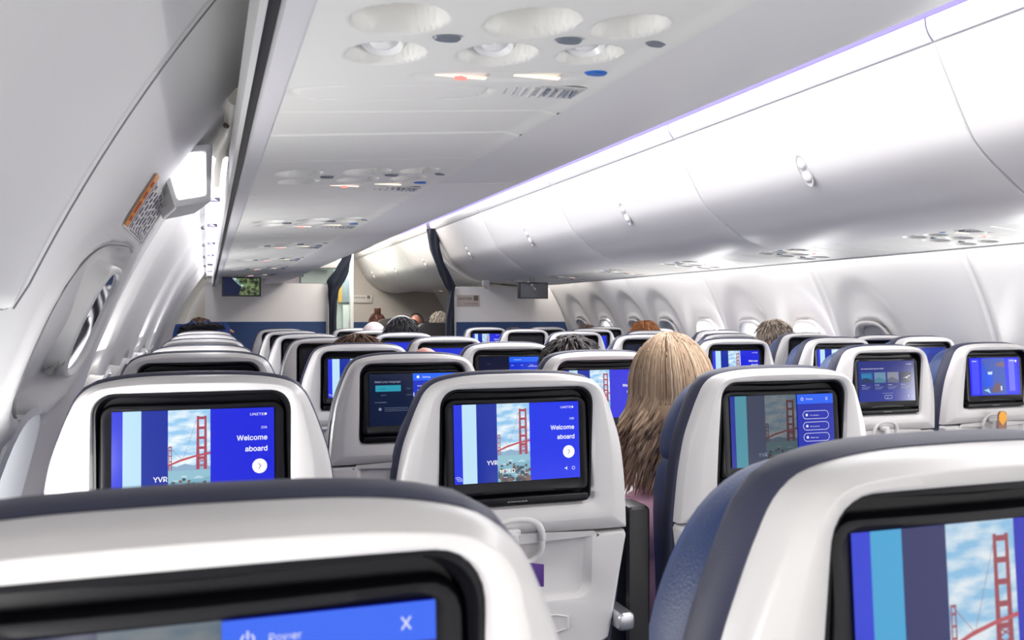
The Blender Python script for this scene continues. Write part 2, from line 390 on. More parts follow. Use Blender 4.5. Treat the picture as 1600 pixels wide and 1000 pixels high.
def corner_angs(polys, c, n=150):
    A = [2*PI*i/n for i in range(n)]
    for x, z in polys: A.append(math.atan2(x-c[0], z-c[1]) % (2*PI))
    return sorted(set(round(a, 5) for a in A))
def build_seat_meshes():
    D = {}
    c = (0, 1.04); angs = corner_angs([(.193, .902), (-.193, .902), (.1, .902), (-.1, .902)], c)
    hole = rrect(.1255, .952, 1.137, .027, .012)
    mb = MB(); up = full(OUT_UP)
    RO, RI = ring(up, c, angs), ring(hole, c, angs)
    def mixed(t, y, ins=0):
        return [(p[0]*(1-t)+q[0]*t-math.sin(a)*ins, y+shl(p[1]*(1-t)+q[1]*t), p[1]*(1-t)+q[1]*t-math.cos(a)*ins) for p, q, a in zip(RO, RI, angs)]
    ls = [mixed(0, .034, .012), mixed(0, .030), mixed(0, .005), mixed(0, -.002, .0025), mixed(.06, -.0055, .003), mixed(.42, -.0125), mixed(.48, -.013), mixed(.80, -.012), mixed(.93, -.010), mixed(1, -.004), mixed(1, .020)]
    mb.loft(ls, cap0=True)
    D['upper_shell'] = mb.mesh('upper_shell', M_SHELL, ang=28)
    # black housing: recess back, chin and raised monitor frame
    mb = MB(); ls = loops(hole, c, [(.0005, -.004), (.004, -.005), (.006, .004), (.010, .014), (.05, .0145)], angs, shl)
    mb.loft(ls, cap1=True)
    fr = rrect(.1185, .972, 1.121, .016, .010)
    ls = loops(fr, c, [(.0, .016), (.0, .0), (.003, -.004), (.0085, -.0048), (.0105, -.0040)], angs, mon); mb.loft(ls, cap1=True)
    mb.box((0, -.006, .962), (.232, .012, .012), bev=.003)
    D['screen_housing'] = mb.mesh('screen_housing', M_BEZEL, ang=40)
    mb = MB(); vs, fs = text_geo('USE STRAP WHEN SEATED', .0036)
    mb.add([(p[0]-.02, -.0128, .9605+p[1]) for p in vs], fs); D['housing_print'] = mb.mesh('housing_print', M_LGREY, smooth=False, fix=False)
    # lower shell with raised pocket contour
    c2 = (0, .82); an2 = corner_angs([(.190, .898), (-.190, .898), (.166, .722), (-.166, .722)], c2)
    lo = full(OUT_LO); pk = rrect(.128, .795, .8975, .002, .022)
    pk = [(x*(1 if z < .85 else 1.0), z) for x, z in pk]
    mb = MB(); ls = loops(lo, c2, [(.012, .034), (0, .030), (0, .004), (.003, -.003), (.008, -.006)], an2, shl)
    ls += loops(pk, c2, [(-.010, -.0075), (-.002, -.0068), (.010, .004), (.014, .0045)], an2, shl)
    mb.loft(ls, cap0=True, cap1=True)
    D['lower_shell'] = mb.mesh('lower_shell', M_SHELL, ang=28)
    mb = MB(); fr2 = rrect(.092, .742, .772, .004, .004)
    ls = loops(fr2, (0, .757), [(0, -.004), (0, -.008), (.002, -.0095), (.004, -.0095), (.005, -.0075)], corner_angs([], (0, .757), 60), shl); mb.loft(ls, cap1=True)
    D['label_plate'] = mb.mesh('label_plate', M_SHELL, ang=28)
    mb = MB(); vs, fs = text_geo('Life vest under your seat', .0095)
    mb.add([(p[0]*1.25-.063, -.0078+shl(.755)-.0006, .752+p[1]) for p in vs], fs); D['label_print'] = mb.mesh('label_print', M_PRINT, smooth=False, fix=False)
    # tray latch: round cup rim, dark slot and turning knob
    mb = MB(); pts = []
    for k in range(33):
        a = 2*PI*k/32; x = .042*math.copysign(abs(math.cos(a))**.7, math.cos(a)); z = .895+.036*math.copysign(abs(math.sin(a))**.8, math.sin(a)); pts.append((x, -.0085+shl(z), z))
    mb.tube(pts, .0068, 8, cap=False, flat=.9); D['latch_rim'] = mb.mesh('latch_rim', M_SHELL, ang=60)
    mb = MB(); mb.box((-.012, -.016, .892), (.014, .018, .046), bev=.004); mb.box((-.012, -.010, .912), (.026, .014, .012), bev=.003)
    D['latch_knob'] = mb.mesh('latch_knob', M_LGREY)
    # soft parts
    c3 = (0, .92); an3 = corner_angs([(.166, .5), (-.166, .5)], c3, 90); al = full(OUT_ALL)
    mb = MB(); bk = lambda z: shl(z)
    ls = loops(al, c3, [(.012, .020), (-.001, .021), (-.0035, .026), (-.0045, .036), (-.0040, .050), (.001, .060), (.02, .064)], an3, bk); mb.loft(ls, cap0=True, cap1=True)
    D['edge_trim'] = mb.mesh('edge_trim', M_TRIM, ang=60)
    mb = MB(); low = full([(0, 1.02), (.17, 1.02), (.19, .98), (.192, .90), (.185, .75), (.19, .60), (.198, .48), (.19, .44), (0, .44)])
    ls = loops(low, (0, .74), [(.02, .050), (0, .050), (.004, .075), (.006, .10), (.016, .118), (.05, .125), (.09, .115)], corner_angs([], (0, .74), 60), bk); mb.loft(ls, cap0=True, cap1=True)
    D['backrest'] = mb.mesh('backrest', M_LEATHER, ang=60)
    mb = MB(); hd = full(catmull([(0, 1.145), (.06, 1.144), (.10, 1.136), (.130, 1.118), (.150, 1.094), (.166, 1.06), (.176, 1.02), (.170, .996), (.15, .988), (0, .988)]))
    ls = loops(hd, (0, 1.07), [(.02, .056), (.0, .058), (-.002, .066), (-.002, .085), (.0, .105), (.008, .124), (.03, .134), (.06, .128)], corner_angs([], (0, 1.07), 72), bk); mb.loft(ls, cap0=True, cap1=True)
    D['headrest'] = mb.mesh('headrest', M_LEATHER, ang=60)
    mb = MB(); mb.box((0, .33, .40), (.42, .46, .12), bev=.035); D['seat_cushion'] = mb.mesh('seat_cushion', M_LEATHER, ang=60)
    mb = MB(); mb.box((0, .30, .32), (.40, .46, .05), bev=.01); mb.box((0, .07, .40), (.34, .04, .22), bev=.01); D['seat_frame'] = mb.mesh('seat_frame', M_GREY)
    mb = MB(); mb.box((0, 0, .15), (.035, .05, .30), bev=.006); mb.box((0, 0, .012), (.05, .09, .024), bev=.005); D['leg'] = mb.mesh('leg', M_GREY)
    mb = MB(); mb.box((0, .24, .62), (.040, .34, .035), bev=.012); mb.box((0, .09, .60), (.034, .05, .09), bev=.012); D['armrest'] = mb.mesh('armrest', M_BLACK)
    mb = MB(); mb.box((0, 0, .71), (.046, .075, .43), bev=.012); D['raised_armrest'] = mb.mesh('armrest', M_BLACK)
    return D
SD = build_seat_meshes()
SEATPARTS = ['upper_shell', 'screen_housing', 'lower_shell', 'edge_trim', 'backrest', 'headrest', 'seat_cushion', 'seat_frame']
def seat(label, x, y, disp, arm='down', bottom=True, near=False, group='economy cabin seats'):
    t = thing('airline_seat', label, 'seat', (x, y, 0), group)
    for n in SEATPARTS:
        if not bottom and n in ('seat_cushion', 'seat_frame', 'backrest'): continue
        o = obj(n, SD[n], t)
        if n == 'screen_housing':
            d = obj('display', disp, o, loc=(0, mon(1.0525)-.0052, 1.0525), rot=(-math.atan(.07), 0, 0))
            if near: obj('printed_notice', SD['housing_print'], o)
        if n == 'lower_shell' and near:
            obj('notice_plate', SD['label_plate'], o); obj('printed_notice', SD['label_print'], o)
    r = obj('latch_rim', SD['latch_rim'], t); obj('latch_knob', SD['latch_knob'], r)
    if y < .5: t.scale = (1, 1, 1.0095)
    elif x < .1 and y < 2.5: t.scale = (1, 1, 1.009)
    if bottom:
        for s in (-1, 1):
            for yy in (.12, .46): obj('leg', SD['leg'], t, loc=(s*.15, yy, 0))
        if arm == 'down':
            obj('armrest', SD['armrest'], t, loc=(.235, 0, 0))
        elif arm == 'up':
            obj('armrest', SD['raised_armrest'], t, loc=(.236, .085, 0))
    return t
D_W = welcome(''); D_20A = welcome('20A'); D_20B = welcome('20B', tone='0A2CE8'); D_19C = welcome('19C', tone='3030DC')
D_RICH = welcome('21B', dim=.85, tone='0616C0', rich=True); D_PW = power_menu(); D_PN = power_menu(side=.56); D_SET = settings_menu(); D_APP = apps_menu()
D_CH = choice_menu(); D_VID = video_scene(); D_BLK = blanket_view(); D_OFF = dark_display(); D_OFF2 = dark_display('15141C', .9); D_BLUE = blue_display()
XA, XB, XCc, XD, XE, XF = -.016, .457, .935, 1.92, 2.396, 2.872
COLS = [
 (XA, 'left window column', [(.392, D_PN, 'nearest the camera, bright blue Power bar on its display'),
   (1.28, D_20A, 'its lit display reading Welcome aboard 20A'), (2.05, D_OFF, 'third from the camera, dark screen top showing'),
   (2.82, D_OFF, 'fourth from the camera, a black sliver of screen showing'), (3.60, D_OFF, 'fifth from the camera, just its pale top rim showing'),
   (4.40, D_OFF, 'sixth from the camera, just its thin pale rim showing'), (5.20, D_OFF, 'front but one, a thin pale rim'), (5.98, D_OFF, 'front one, under the navy jacket and hand')]),
 (XB, 'left middle column', [(.43, D_RICH, 'nearest the camera, red bridge under blue sky on display'),
   (1.32, D_20B, 'its lit display reading Welcome aboard 20B'), (2.07, D_SET, 'its display showing a Settings menu'),
   (2.82, D_W, 'brown haired head above its lit blue display'), (3.61, D_OFF2, 'fifth from the camera, its tall display dark grey'),
   (4.39, D_OFF, 'sixth from the camera, its display black'), (5.20, D_OFF, 'second from the navy divider'), (5.98, D_OFF, 'front one, beside the navy divider')]),
 (XCc, 'left aisle column', [(1.31, D_PW, 'dim display with a Power menu and three buttons'),
   (2.05, D_19C, 'violet display reading Welcome aboard beside the blonde hair'), (2.78, D_APP, 'a short blue bar lit near the top of its display'),
   (3.58, D_BLUE, 'pink bald crown in front of its screen'), (4.42, D_BLUE, 'just behind the dark haired head with headband'),
   (5.20, D_OFF, 'just behind the white knit cap'), (5.98, D_OFF, 'front one, left of the white knit cap')]),
 (XD, 'right aisle column', [(2.176, D_CH, 'display asking a question above four small pictures'),
   (2.98, D_W, 'display reading Welcome, just right of the blonde hair'), (3.72, D_APP, 'half black half blue display, left of blonde hair'),
   (4.54, D_OFF, 'grey haired crown in front of its black screen'), (5.37, D_OFF, 'black screen, brown crown just left above it'),
   (6.22, D_W, 'front one at the divider, its display lit blue and white')]),
 (XE, 'right middle column', [(2.23, D_VID, 'its display glowing violet blue with a photo scene'),
   (2.98, D_W, 'pale blue strip at the left of its display'), (3.75, D_OFF, 'left of the grey haired man, thin black screen top'),
   (4.58, D_BLUE, 'auburn crown above it, small blue patch on screen'), (5.41, D_BLUE, 'blue display strip beside the grey haired crown'),
   (6.23, D_OFF, 'front one at the navy divider, black slit screen')]),
 (XF, 'right window column', [(3.02, D_BLK, 'blue display with a dark reflection, by the bare wall panel'),
   (3.80, D_OFF, 'right behind the grey haired man'), (4.62, D_OFF, 'fully white back before the grey haired man'),
   (5.43, D_OFF, 'right of the orange haired crown'), (6.23, D_OFF, 'front one at the end of the divider')])]
nearset = {D_20A, D_20B, D_PW, D_CH, D_PN, D_RICH, D_VID}
for cx_, cname, rows in COLS:
    for (y, dm, lb) in rows:
        x = cx_+(.009 if (y < .5 and cx_ < .1) else 0)
        arm = 'up' if (dm is D_20B) else ('down' if x not in (XCc, XF) else 'none')
        seat('white-backed seat, %s, %s' % (cname, lb), x, y, dm, arm, True, dm in nearset)
seat('white-backed seat by the right wall, half hidden behind the one with blue reflecting display', XF-.01, 3.26, D_BLUE, 'none', False)

# ------------------------------------------------------------------ cabin shell
R0, ZC = 1.77, 0.55
def arcpt(side, ang, r): return (CX+side*r*math.cos(ang), ZC+r*math.sin(ang))
def wall_mesh(side, y0, y1, off, dy=0.02, a0=-18, a1=62, da=0.65):
    ny = int(round((y1-y0)/dy)); na = int(round((a1-a0)/da)); mb = MB(); vs = []
    for i in range(ny+1):
        y = y0+(y1-y0)*i/ny
        for j in range(na+1):
            a = math.radians(a0+(a1-a0)*j/na); z = ZC+R0*math.sin(a)
            x, zz = arcpt(side, a, R0-off(y, z)); vs.append((x, y, zz))
    fs = [[i*(na+1)+j, i*(na+1)+j+1, (i+1)*(na+1)+j+1, (i+1)*(na+1)+j] for i in range(ny) for j in range(na)]
    mb.add(vs, fs); return mb
SEAMS_R = [0.85, 1.86, 2.86, 3.85, 4.89, 5.92, 6.95, 8.0, 9.0, 10.0, 11.0]
WINS_R = [1.1, 1.6, 2.60, 3.60, 4.10, 4.64, 5.14, 5.67, 6.17, 6.70, 7.2]
def groove(y, seams, wd=.010, dp=.012):
    o = 0
    for s in seams:
        d = abs(y-s)
        if d < .06: o += .007*(1-d/.06)
        if d < wd: o -= dp*(1-d/wd)
    return o
def off_right(y, z):
    o = groove(y, SEAMS_R)
    for wy in WINS_R:
        if abs(y-wy) < .3 and wy != 9:
            e = math.sqrt(((y-wy)/.25)**2+((z-1.08)/.36)**2); o -= .018*(1-smooth(.72, 1.02, e))  # wide dish shaped to mimic the soft arched shadows on the panels
            e = (abs((y-wy)/.135)**3+abs((z-1.03)/.19)**3)**(1/3); o += .010*max(0, 1-abs(e-1.05)/.12); o -= .03*(1-smooth(.88, 1.0, e))
    return o
def off_left(y, z):
    o = groove(y, [2.34, 2.86, 3.85, 4.9, 5.9, 6.95, 7.95])
    if y < 1.0: o += .014*smooth(.0, .010, 1.0-y)*smooth(1.255, 1.265, z)
    o += .030*(1-smooth(2.03, 2.06, y))-.030
    if 2.06 < y < 2.4: o += .006
    e = (abs((y-1.62)/.33)**3.4+abs((z-1.238-.06*(y-1.62))/.128)**3.4)**(1/3.4)         # pocket of the exit hatch
    o += .010*max(0, 1-abs(e-1.12)/.12); o -= .024*(1-smooth(.94, 1.0, e))
    e2 = math.hypot((y-1.50)/.20, (z-1.238)/.12); o += .022*(1-smooth(.0, 1.0, e2))
    for wy in (1.50, 2.6, 3.1, 3.6, 4.1, 4.6):
        e = (abs((y-wy)/.135)**3+abs((z-.95)/.16)**3)**(1/3); o -= .048*(1-smooth(.85, 1.0, e))
    return o
struct('wall_right', wall_mesh(1, -1.6, 11.8, off_right, dy=.016), M_WALL, ang=80)
struct('wall_left', wall_mesh(-1, -1.6, 3.6, off_left, dy=.012, da=.45), M_WALL, ang=80)
struct('wall_left_forward', wall_mesh(-1, 3.6, 11.8, off_left, dy=.03), M_WALL, ang=80)
mb = MB(); mb.box((CX, 5.1, -.02), (3.7, 13.4, .04)); struct('floor', mb, M_CARPET)
mb = MB(); vs = []                                                   # aisle ceiling dome
n = 24
L0 = [(CX-.60+1.2*k/n, 1.98+.27*math.sin(PI*k/n)**.6) for k in range(n+1)]
mb.loft([[(x, -1.6, z) for x, z in L0], [(x, 11.8, z) for x, z in L0]], closed=False); struct('ceiling', mb, M_PANEL)
mb = MB(); mb.box((CX, -1.62, 1.1), (3.7, .04, 2.6)); struct('wall_back', mb, M_PANEL)
M_LED = mat('led_violet', (0.06, .05, .16), .6); b = M_LED.node_tree.nodes['Principled BSDF']
b.inputs['Emission Color'].default_value = (*hexc('A698FA'), 1); b.inputs['Emission Strength'].default_value = 1.0

# ------------------------------------------------------------------ overhead bins (profile measured on the right side, mirrored for the left)
PROF = [(1.829, .721), (1.862, .655), (1.898, .588), (1.930, .530), (1.965, .473), (2.018, .425), (2.078, .382), (2.158, .330), (2.25, .298), (2.330, .287), (2.384, .285)]
PF = catmull(PROF, 3)
def bx(side, x): return x if side > 0 else 2*CX-x
def make_bin(side, y0, y1, label, group, door=True, seed=0):
    t = thing('overhead_bin', label, 'overhead bin', (bx(side, 2.15), (y0+y1)/2, H+.4), group)
    ox, oy, oz = t.location
    P = lambda x, y, z: (bx(side, x)-ox, y-oy, H+z-oz-(.020*math.exp(-((x-2.15)/.095)**2) if side < 0 else 0))
    g = .004
    mb = MB(); prof = [(p[0]+.006, p[1]+.008) for p in PF]+[(2.45, .33), (2.72, .62), (2.4, .86), (2.0, .90), (1.90, .80)]
    mb.loft([[P(x, y, z) for x, z in prof] for y in (y0+.001, y1-.001)], cap0=True, cap1=True)
    part('bin_body', mb, M_LGREY, t)
    mb = MB(); N = 40; L = []                                        # curved door, rounded at its ends
    for i in range(N+1):
        y = y0+g+(y1-y0-2*g)*i/N; e = min(i, N-i)/N*(y1-y0); L.append([P(x, y, z) for x, z in PF])
    ends = []
    for yy, s in ((y0+g, 1), (y1-g, -1)):
        pass
    Ls = [[P(x+.010, y0+g, z+.006) for x, z in PF], [P(x+.0015, y0+g+.002, z+.001) for x, z in PF]]
    Ls += [[P(x, y0+g+.008+(y1-y0-2*g-.016)*i/6, z) for x, z in PF] for i in range(7)]
    Ls += [[P(x+.0015, y1-g-.002, z+.001) for x, z in PF], [P(x+.010, y1-g, z+.006) for x, z in PF]]
    mb = MB(); mb.loft(Ls, closed=False); d = part('door', mb, M_BIN, t, ang=50)
    # valance above the door that shields the cove lights
    V = [(1.829, .728), (1.816, .742), (1.806, .760), (1.803, .776), (1.804, .787), (1.83, .793)]
    V = catmull(V, 3); mb = MB(); mb.loft([[P(x, y, z) for x, z in V] for y in (y0+.003, y0+.012, y1-.012, y1-.003)], closed=False); part('valance', mb, M_BIN, t, ang=50)
    for yy in (y0+.30, y1-.30):                                      # hinge covers
        mb = MB(); mb.box(P(1.846, yy, .690), (.004, .11, .016), bev=.0015, rot=Matrix.Rotation(side*math.radians(-28), 3, 'Y')); part('hinge_cover', mb, M_BIN, d)
    # latch paddle in an oval cup, centre of door
    cxl, czl = 1.950, .497; yc = (y0+y1)/2; sl = math.atan2(.11, .06)
    tdir = Vector((.48, -.877)).normalized(); nrm = Vector((-.877, -.48)).normalized()
    mb = MB(); pts = []; ry, rt = .030, .062
    def Q(a, b, h): return P(cxl+tdir.x*b+nrm.x*h, yc+a, czl+tdir.y*b+nrm.y*h)
    for r, h in ((1.0, .0005), (1.0, .003), (.90, .004), (.84, .0015), (.5, .0008)):
        pts.append([Q(ry*r*math.cos(k*PI/16), rt*r*math.sin(k*PI/16)*1.0, h) for k in range(32)])
    mb.loft(pts, cap1=True); l = part('latch_cup', mb, M_LGREY, d, ang=60)
    for s in (-1, 1):
        mb = MB(); q = []
        for r, h in ((1.0, .001), (.95, .006), (.7, .009), (.3, .010)):
            q.append([Q(.019*r*math.cos(k*PI/10), s*.024+.020*r*math.sin(k*PI/10), h) for k in range(20)])
        mb.loft(q, cap1=True); part('latch_paddle', mb, M_BIN, l, ang=60)
    return t
BY = [-.9, .5, 1.9, 3.3, 4.7, 6.1, 7.5]
desc = ['behind the camera row', 'with the open seam at the far right edge', 'largest full bin, latch above the man by the wall', 'second full bin from the right', 'third full bin from the right', 'last one before the navy curtain', '']
for i in range(6):
    make_bin(1, BY[i], BY[i+1], 'white curved bin, right side, %s' % desc[i], 'overhead bins on the right')
for i, (a, b_) in enumerate(((7.62, 9.0), (9.0, 10.4), (10.4, 11.75))):
    make_bin(1, a, b_, 'white bin beyond the right curtain, %s' % ['nearest the curtain', 'middle one', 'farthest, violet lit against the beige wall'][i], 'overhead bins beyond the curtain')
BL = [-.9, .5, 1.9, 3.3, 4.7, 6.1, 7.5, 8.8]
for i in range(7):
    make_bin(-1, BL[i], BL[i+1], 'white bin above the left rows, %s' % ['over the camera', 'nearest in view', 'second from the camera', 'third from the camera', 'fourth from the camera', 'fifth from the camera', 'last one above the left divider'][i], 'overhead bins on the left')
mb = MB()
for sx in (1, -1):
    mb.loft([[(CX+sx*.402, y, H+.791), (CX+sx*.378, y, H+.7915), (CX+sx*.370, y, H+.812), (CX+sx*.376, y, H+.86)] for y in (-1.5, 8.7)], closed=False)
o = struct('trim_1', mb, M_LED)

# ------------------------------------------------------------------ service panels (reading lamps, air vents, signs)
PX0, PX1, PZ0, PZ1 = .087, .472, 1.510, 1.541
PIT = .93
BOWLS = [(.165, -.115, .043), (.293, -.115, .045), (.398, -.110, .038), (.173, -.005, .040), (.293, -.005, .042), (.398, -.010, .036)]
def psu_meshes():
    D = {}
    nx, ny = 84, 200; mb = MB(); vs = []
    for i in range(nx+1):
        x = PX0+(PX1-PX0)*i/nx
        for j in range(ny+1):
            y = -.5+(PIT)*j/ny; z = PZ0+(PZ1-PZ0)*((x-PX0)/(PX1-PX0))
            z -= .006*smooth(PX1-.03, PX1, x)
            for bxx, by, r in BOWLS:
                d = math.hypot(x-bxx, y-by)/r
                if d < 1.15: z += .058*(1-smooth(.76, 1.03, d))
            d = (abs((x-.325)/.105)**4+abs((y-.085)/.020)**4)**.25; z += .0025*(1-smooth(.92, 1.05, d))
            d = (abs((x-.215)/.120)**3+abs((y-.165)/.036)**3)**(1/3); z += .0045*max(0, 1-abs(d-1)/.045)
            ye = min(y+.5, PIT-.5-y)
            if ye < .006: z += .004*(1-ye/.006)
            if abs(y-.27) < .005: z += .002
            if abs(y+.26) < .005: z += .002
            vs.append((x, y, z))
    mb.add(vs, [[i*(ny+1)+j, i*(ny+1)+j+1, (i+1)*(ny+1)+j+1, (i+1)*(ny+1)+j] for i in range(nx) for j in range(ny)])
    D['panel'] = mb.mesh('panel', M_PSU, ang=70)
    mb = MB()
    def disc(r, pr, mbx=None):
        m = MB(); m.loft([[(rr*math.cos(k*PI/12), rr*math.sin(k*PI/12), z) for k in range(24)] for rr, z in pr], cap1=True); return m
    D['reading_lamp'] = disc(.02, [(.020, .050), (.023, .036), (.019, .028), (.014, .030), (.012, .035), (.005, .036)]).mesh('reading_lamp', M_PSU, ang=50)
    m = disc(.02, [(.028, .050), (.026, .020), (.022, .013), (.017, .018), (.012, .013), (.008, .011), (.003, .011)])
    D['air_vent'] = m.mesh('air_vent', mat('vent_white', (.85, .85, .85), .25), ang=50)
    m = MB(); m.loft([[(rr*math.cos(k*PI/12), rr*.6*math.sin(k*PI/12), z) for k in range(24)] for rr, z in [(.0145, .003), (.0145, -.001), (.012, -.003), (.004, -.003)]], cap1=True)
    D['lamp_button'] = m.mesh('lamp_button', mat('button_slate', hexc('747C86'), .35))
    D['call_button'] = m.mesh('call_button', mat('button_blue', hexc('2F6FC8'), .35))
    m = MB()
    for k in range(9): m.tube([(-.055+.012*k, -.022+.002*abs(k-4), 0), (-.055+.012*k+.006, .022-.002*abs(k-4), 0)], .0028, 6)
    m.box((0, 0, .002), (.118, .052, .002)); D['speaker_grille'] = m.mesh('speaker_grille', M_LGREY)
    m = MB()
    for k in range(5): m.tube([(.012+.009*k, -.016, -.001), (.012+.009*k+.004, .012, -.001)], .0018, 5)
    D['grille_slot'] = m.mesh('grille_slot', mat('slot_blue', hexc('8890A0'), .6))
    m = MB(); m.box((0, 0, 0), (.062, .009, .002), bev=.0008); D['sign_red'] = m.mesh('smoking_sign', emat('FFE2D6', 1.3)); m = MB()
    m.box((0, 0, 0), (.058, .009, .002), bev=.0008); D['sign_amber'] = m.mesh('seat_belt_sign', emat('FFEED0', 1.5))
    m = MB(); m.tube([(-.007, 0, -.002), (.007, 0, -.002)], .0026, 8); m.ell((0, 0, -.002), (.005, .006, .002)); D['sign_dot'] = m.mesh('sign_symbol', emat('FF9088', 1.3))
    return D
PD = psu_meshes()
def psu(label, loc, flip, group):
    t = thing('service_panel', label, 'service panel', loc, group, (0, 0, PI if flip else 0))
    o = obj('panel', PD['panel'], t)
    zz = lambda x: PZ0+(PZ1-PZ0)*((x-PX0)/(PX1-PX0))
    for k, (x, y, r) in enumerate(BOWLS):
        if k < 3: obj('reading_lamp', PD['reading_lamp'], t, (x+.010, y-.004, zz(x)), rot=(math.radians(10), 0, 0)); obj('lamp_button', PD['lamp_button'], o, (x+.056, y+.048, zz(x+.05)))
        else: obj('air_vent', PD['air_vent'], t, (x-.004, y+.006, zz(x)), rot=(math.radians(-14), math.radians(8), 0))
    obj('call_button', PD['call_button'], o, (.437, .062, zz(.437)))
    s = obj('smoking_sign', PD['sign_red'], t, (.278, .088, zz(.278)+.001)); obj('sign_symbol', PD['sign_dot'], s)
    obj('seat_belt_sign', PD['sign_amber'], t, (.372, .088, zz(.372)+.001))
    g = obj('speaker_grille', PD['speaker_grille'], t, (.395, .155, zz(.395)-.001), rot=(0, 0, 0)); obj('grille_slot', PD['grille_slot'], g)
    return t
ord_ = ['nearest the camera', 'second from the camera', 'third from the camera', 'fourth from the camera', 'fifth from the camera', 'sixth from the camera', 'seventh from the camera', 'farthest, above the left monitor']
psu('white service panel overhead on the left, behind the camera', (0, .915-PIT, 0), False, 'service panels on the left')
for k in range(8):
    psu('service panel with lamps and vents on the left, %s' % ord_[k], (0, .915+PIT*k, 0), False, 'service panels on the left')
for k in range(7):
    psu('service panel with lamps under the right bins, %s' % ['off to the far right', 'rightmost in the picture', 'second from the right', 'third from the right', 'fourth from the right', 'beside the right monitor', 'farthest at the right divider'][k], (2*CX, 1.60+PIT*k, 0), True, 'service panels on the right')
for y in (8.4, 9.3, 10.2): psu('white service panel beyond the curtain, %s' % {8.4: 'nearest', 9.3: 'middle', 10.2: 'farthest'}[y], (2*CX, y, 0), True, 'service panels beyond the curtain')
# rails and dark gap along the outer edge of the service panels
for nm, side in (('left', -1), ('right', 1)):
    mb = MB(); f = lambda x: bx(-side, x) if side > 0 else x
    mx = lambda x: x if side < 0 else 2*CX-x
    P_ = [(.087, 1.510), (.083, 1.505), (.072, 1.504), (.062, 1.506), (.059, 1.514), (.059, 1.56)]
    mb.loft([[(mx(x), y, z) for x, z in P_] for y in (-1.5, 8.55)], closed=False); struct('trim_%s_rail' % nm, mb, M_LGREY if side > 0 else mat('rail_grey', (.74, .73, .76), .3))
    if side < 0:
        mb = MB(); P_ = [(.0585, 1.56), (.0585, 1.512), (.0475, 1.512), (.0475, 1.56)]
        mb.loft([[(mx(x), y, z) for x, z in P_] for y in (-1.5, 8.55)], closed=False); struct('trim_left_seal', mb, M_BLACK)
        mb = MB(); P_ = [(.0475, 1.60), (.0475, 1.506), (.041, 1.507), (.040, 1.56)]
        mb.loft([[(mx(x), y, z) for x, z in P_] for y in (-1.5, 8.55)], closed=False); struct('trim_left_strip', mb, M_LGREY)
# lit diffuser seen through the left gap, held by brackets
M_LAMP = mat('diffuser_white', (.9, .9, .95), .5); b = M_LAMP.node_tree.nodes['Principled BSDF']
b.inputs['Emission Color'].default_value = (.95, .93, 1, 1); b.inputs['Emission Strength'].default_value = 1.5
M_BRK = mat('bracket_violet_grey', (.13, .12, .17), .5)
for k, (a, b_) in enumerate(((2.12, 2.78), (2.80, 3.58), (3.60, 4.48), (4.50, 5.38), (5.40, 6.38), (6.40, 7.38), (7.40, 8.5))):
    t = thing('wall_light', 'white strip light beside the left wall, %s' % ['nearest, just past the boxed lamp', 'second from the camera', 'third from the camera', 'fourth from the camera', 'fifth from the camera', 'sixth from the camera', 'farthest, by the left divider'][k], 'light', (0, a, 1.60), 'strip lights along the left wall')
    mb = MB(); mb.box((.020, (b_-a)/2, .006), (.052, b_-a-.03, .006), bev=.002); part('diffuser', mb, M_LAMP, t)
    mb = MB(); mb.box((.018, b_-a-.01, -.012), (.036, .016, .012), bev=.003); part('bracket', mb, M_BRK, t)
    mb = MB(); mb.ell((-.016, b_-a-.01, -.022), (.008, .014, .008)); part('bracket_cap', mb, M_BRK, t)

# ------------------------------------------------------------------ left wall fittings by the exit
def wp(y, z, h=0.0):
    a = math.asin((z-ZC)/R0); x, zz = arcpt(-1, a, R0-off_left(y, z)-h); return Vector((x, y, zz))
t = thing('emergency_lamp', 'square glowing white lamp in a grey box on the left wall', 'lamp', (-.05, 1.75, 1.5))
o3 = Vector(t.location)
TLc, TRc, BRc, BLc = [Vector(p)-o3 for p in ((-.087, 1.74, 1.549), (.008, 1.80, 1.575), (.005, 1.84, 1.472), (-.056, 1.76, 1.448))]
def quadlerp(u, v): return TLc.lerp(TRc, u).lerp(BLc.lerp(BRc, u), v)
mb = MB(); N = 10
def rq(m, dy):
    pts = []
    for (cu, cv, a0) in ((1-m, m, -90), (1-m, 1-m, 0), (m, 1-m, 90), (m, m, 180)):
        for k in range(5):
            a = math.radians(a0+k*22.5); r = .05
            pts.append(quadlerp(cu+(r*math.cos(a) if True else 0)-(r if cu > .5 else -r), cv+r*math.sin(a)-(r if cv > .5 else -r))+Vector((0, dy, 0)))
    return pts
mb.loft([[p+Vector((-.03, .22, 0)) for p in rq(-.02, 0)], rq(-.02, .012), rq(.0, .0), rq(.10, -.001), rq(.13, .004)], cap0=True, cap1=True)
part('lamp_housing', mb, M_LGREY, t, ang=40)
mb = MB(); mb.loft([rq(.13, .003), rq(.135, -.003), rq(.2, -.005)], cap1=True)
m_l = mat('lamp_glow', (.95, .95, 1), .4); m_l.node_tree.nodes['Principled BSDF'].inputs['Emission Color'].default_value = (.95, .93, 1, 1); m_l.node_tree.nodes['Principled BSDF'].inputs['Emission Strength'].default_value = 3.0
part('lens', mb, m_l, t)
def wall_patch(y0, y1, z0, z1, h, ny=10, nz=8):
    mb = MB(); vs = [wp(y0+(y1-y0)*i/ny, z0+(z1-z0)*j/nz, h) for i in range(ny+1) for j in range(nz+1)]
    mb.add(vs, [[i*(nz+1)+j, i*(nz+1)+j+1, (i+1)*(nz+1)+j+1, (i+1)*(nz+1)+j] for i in range(ny) for j in range(nz)]); return mb
t = thing('placard', 'white instruction placard with orange header on the left wall below the lamp', 'placard', wp(1.75, 1.43))
o3 = Vector(t.location)
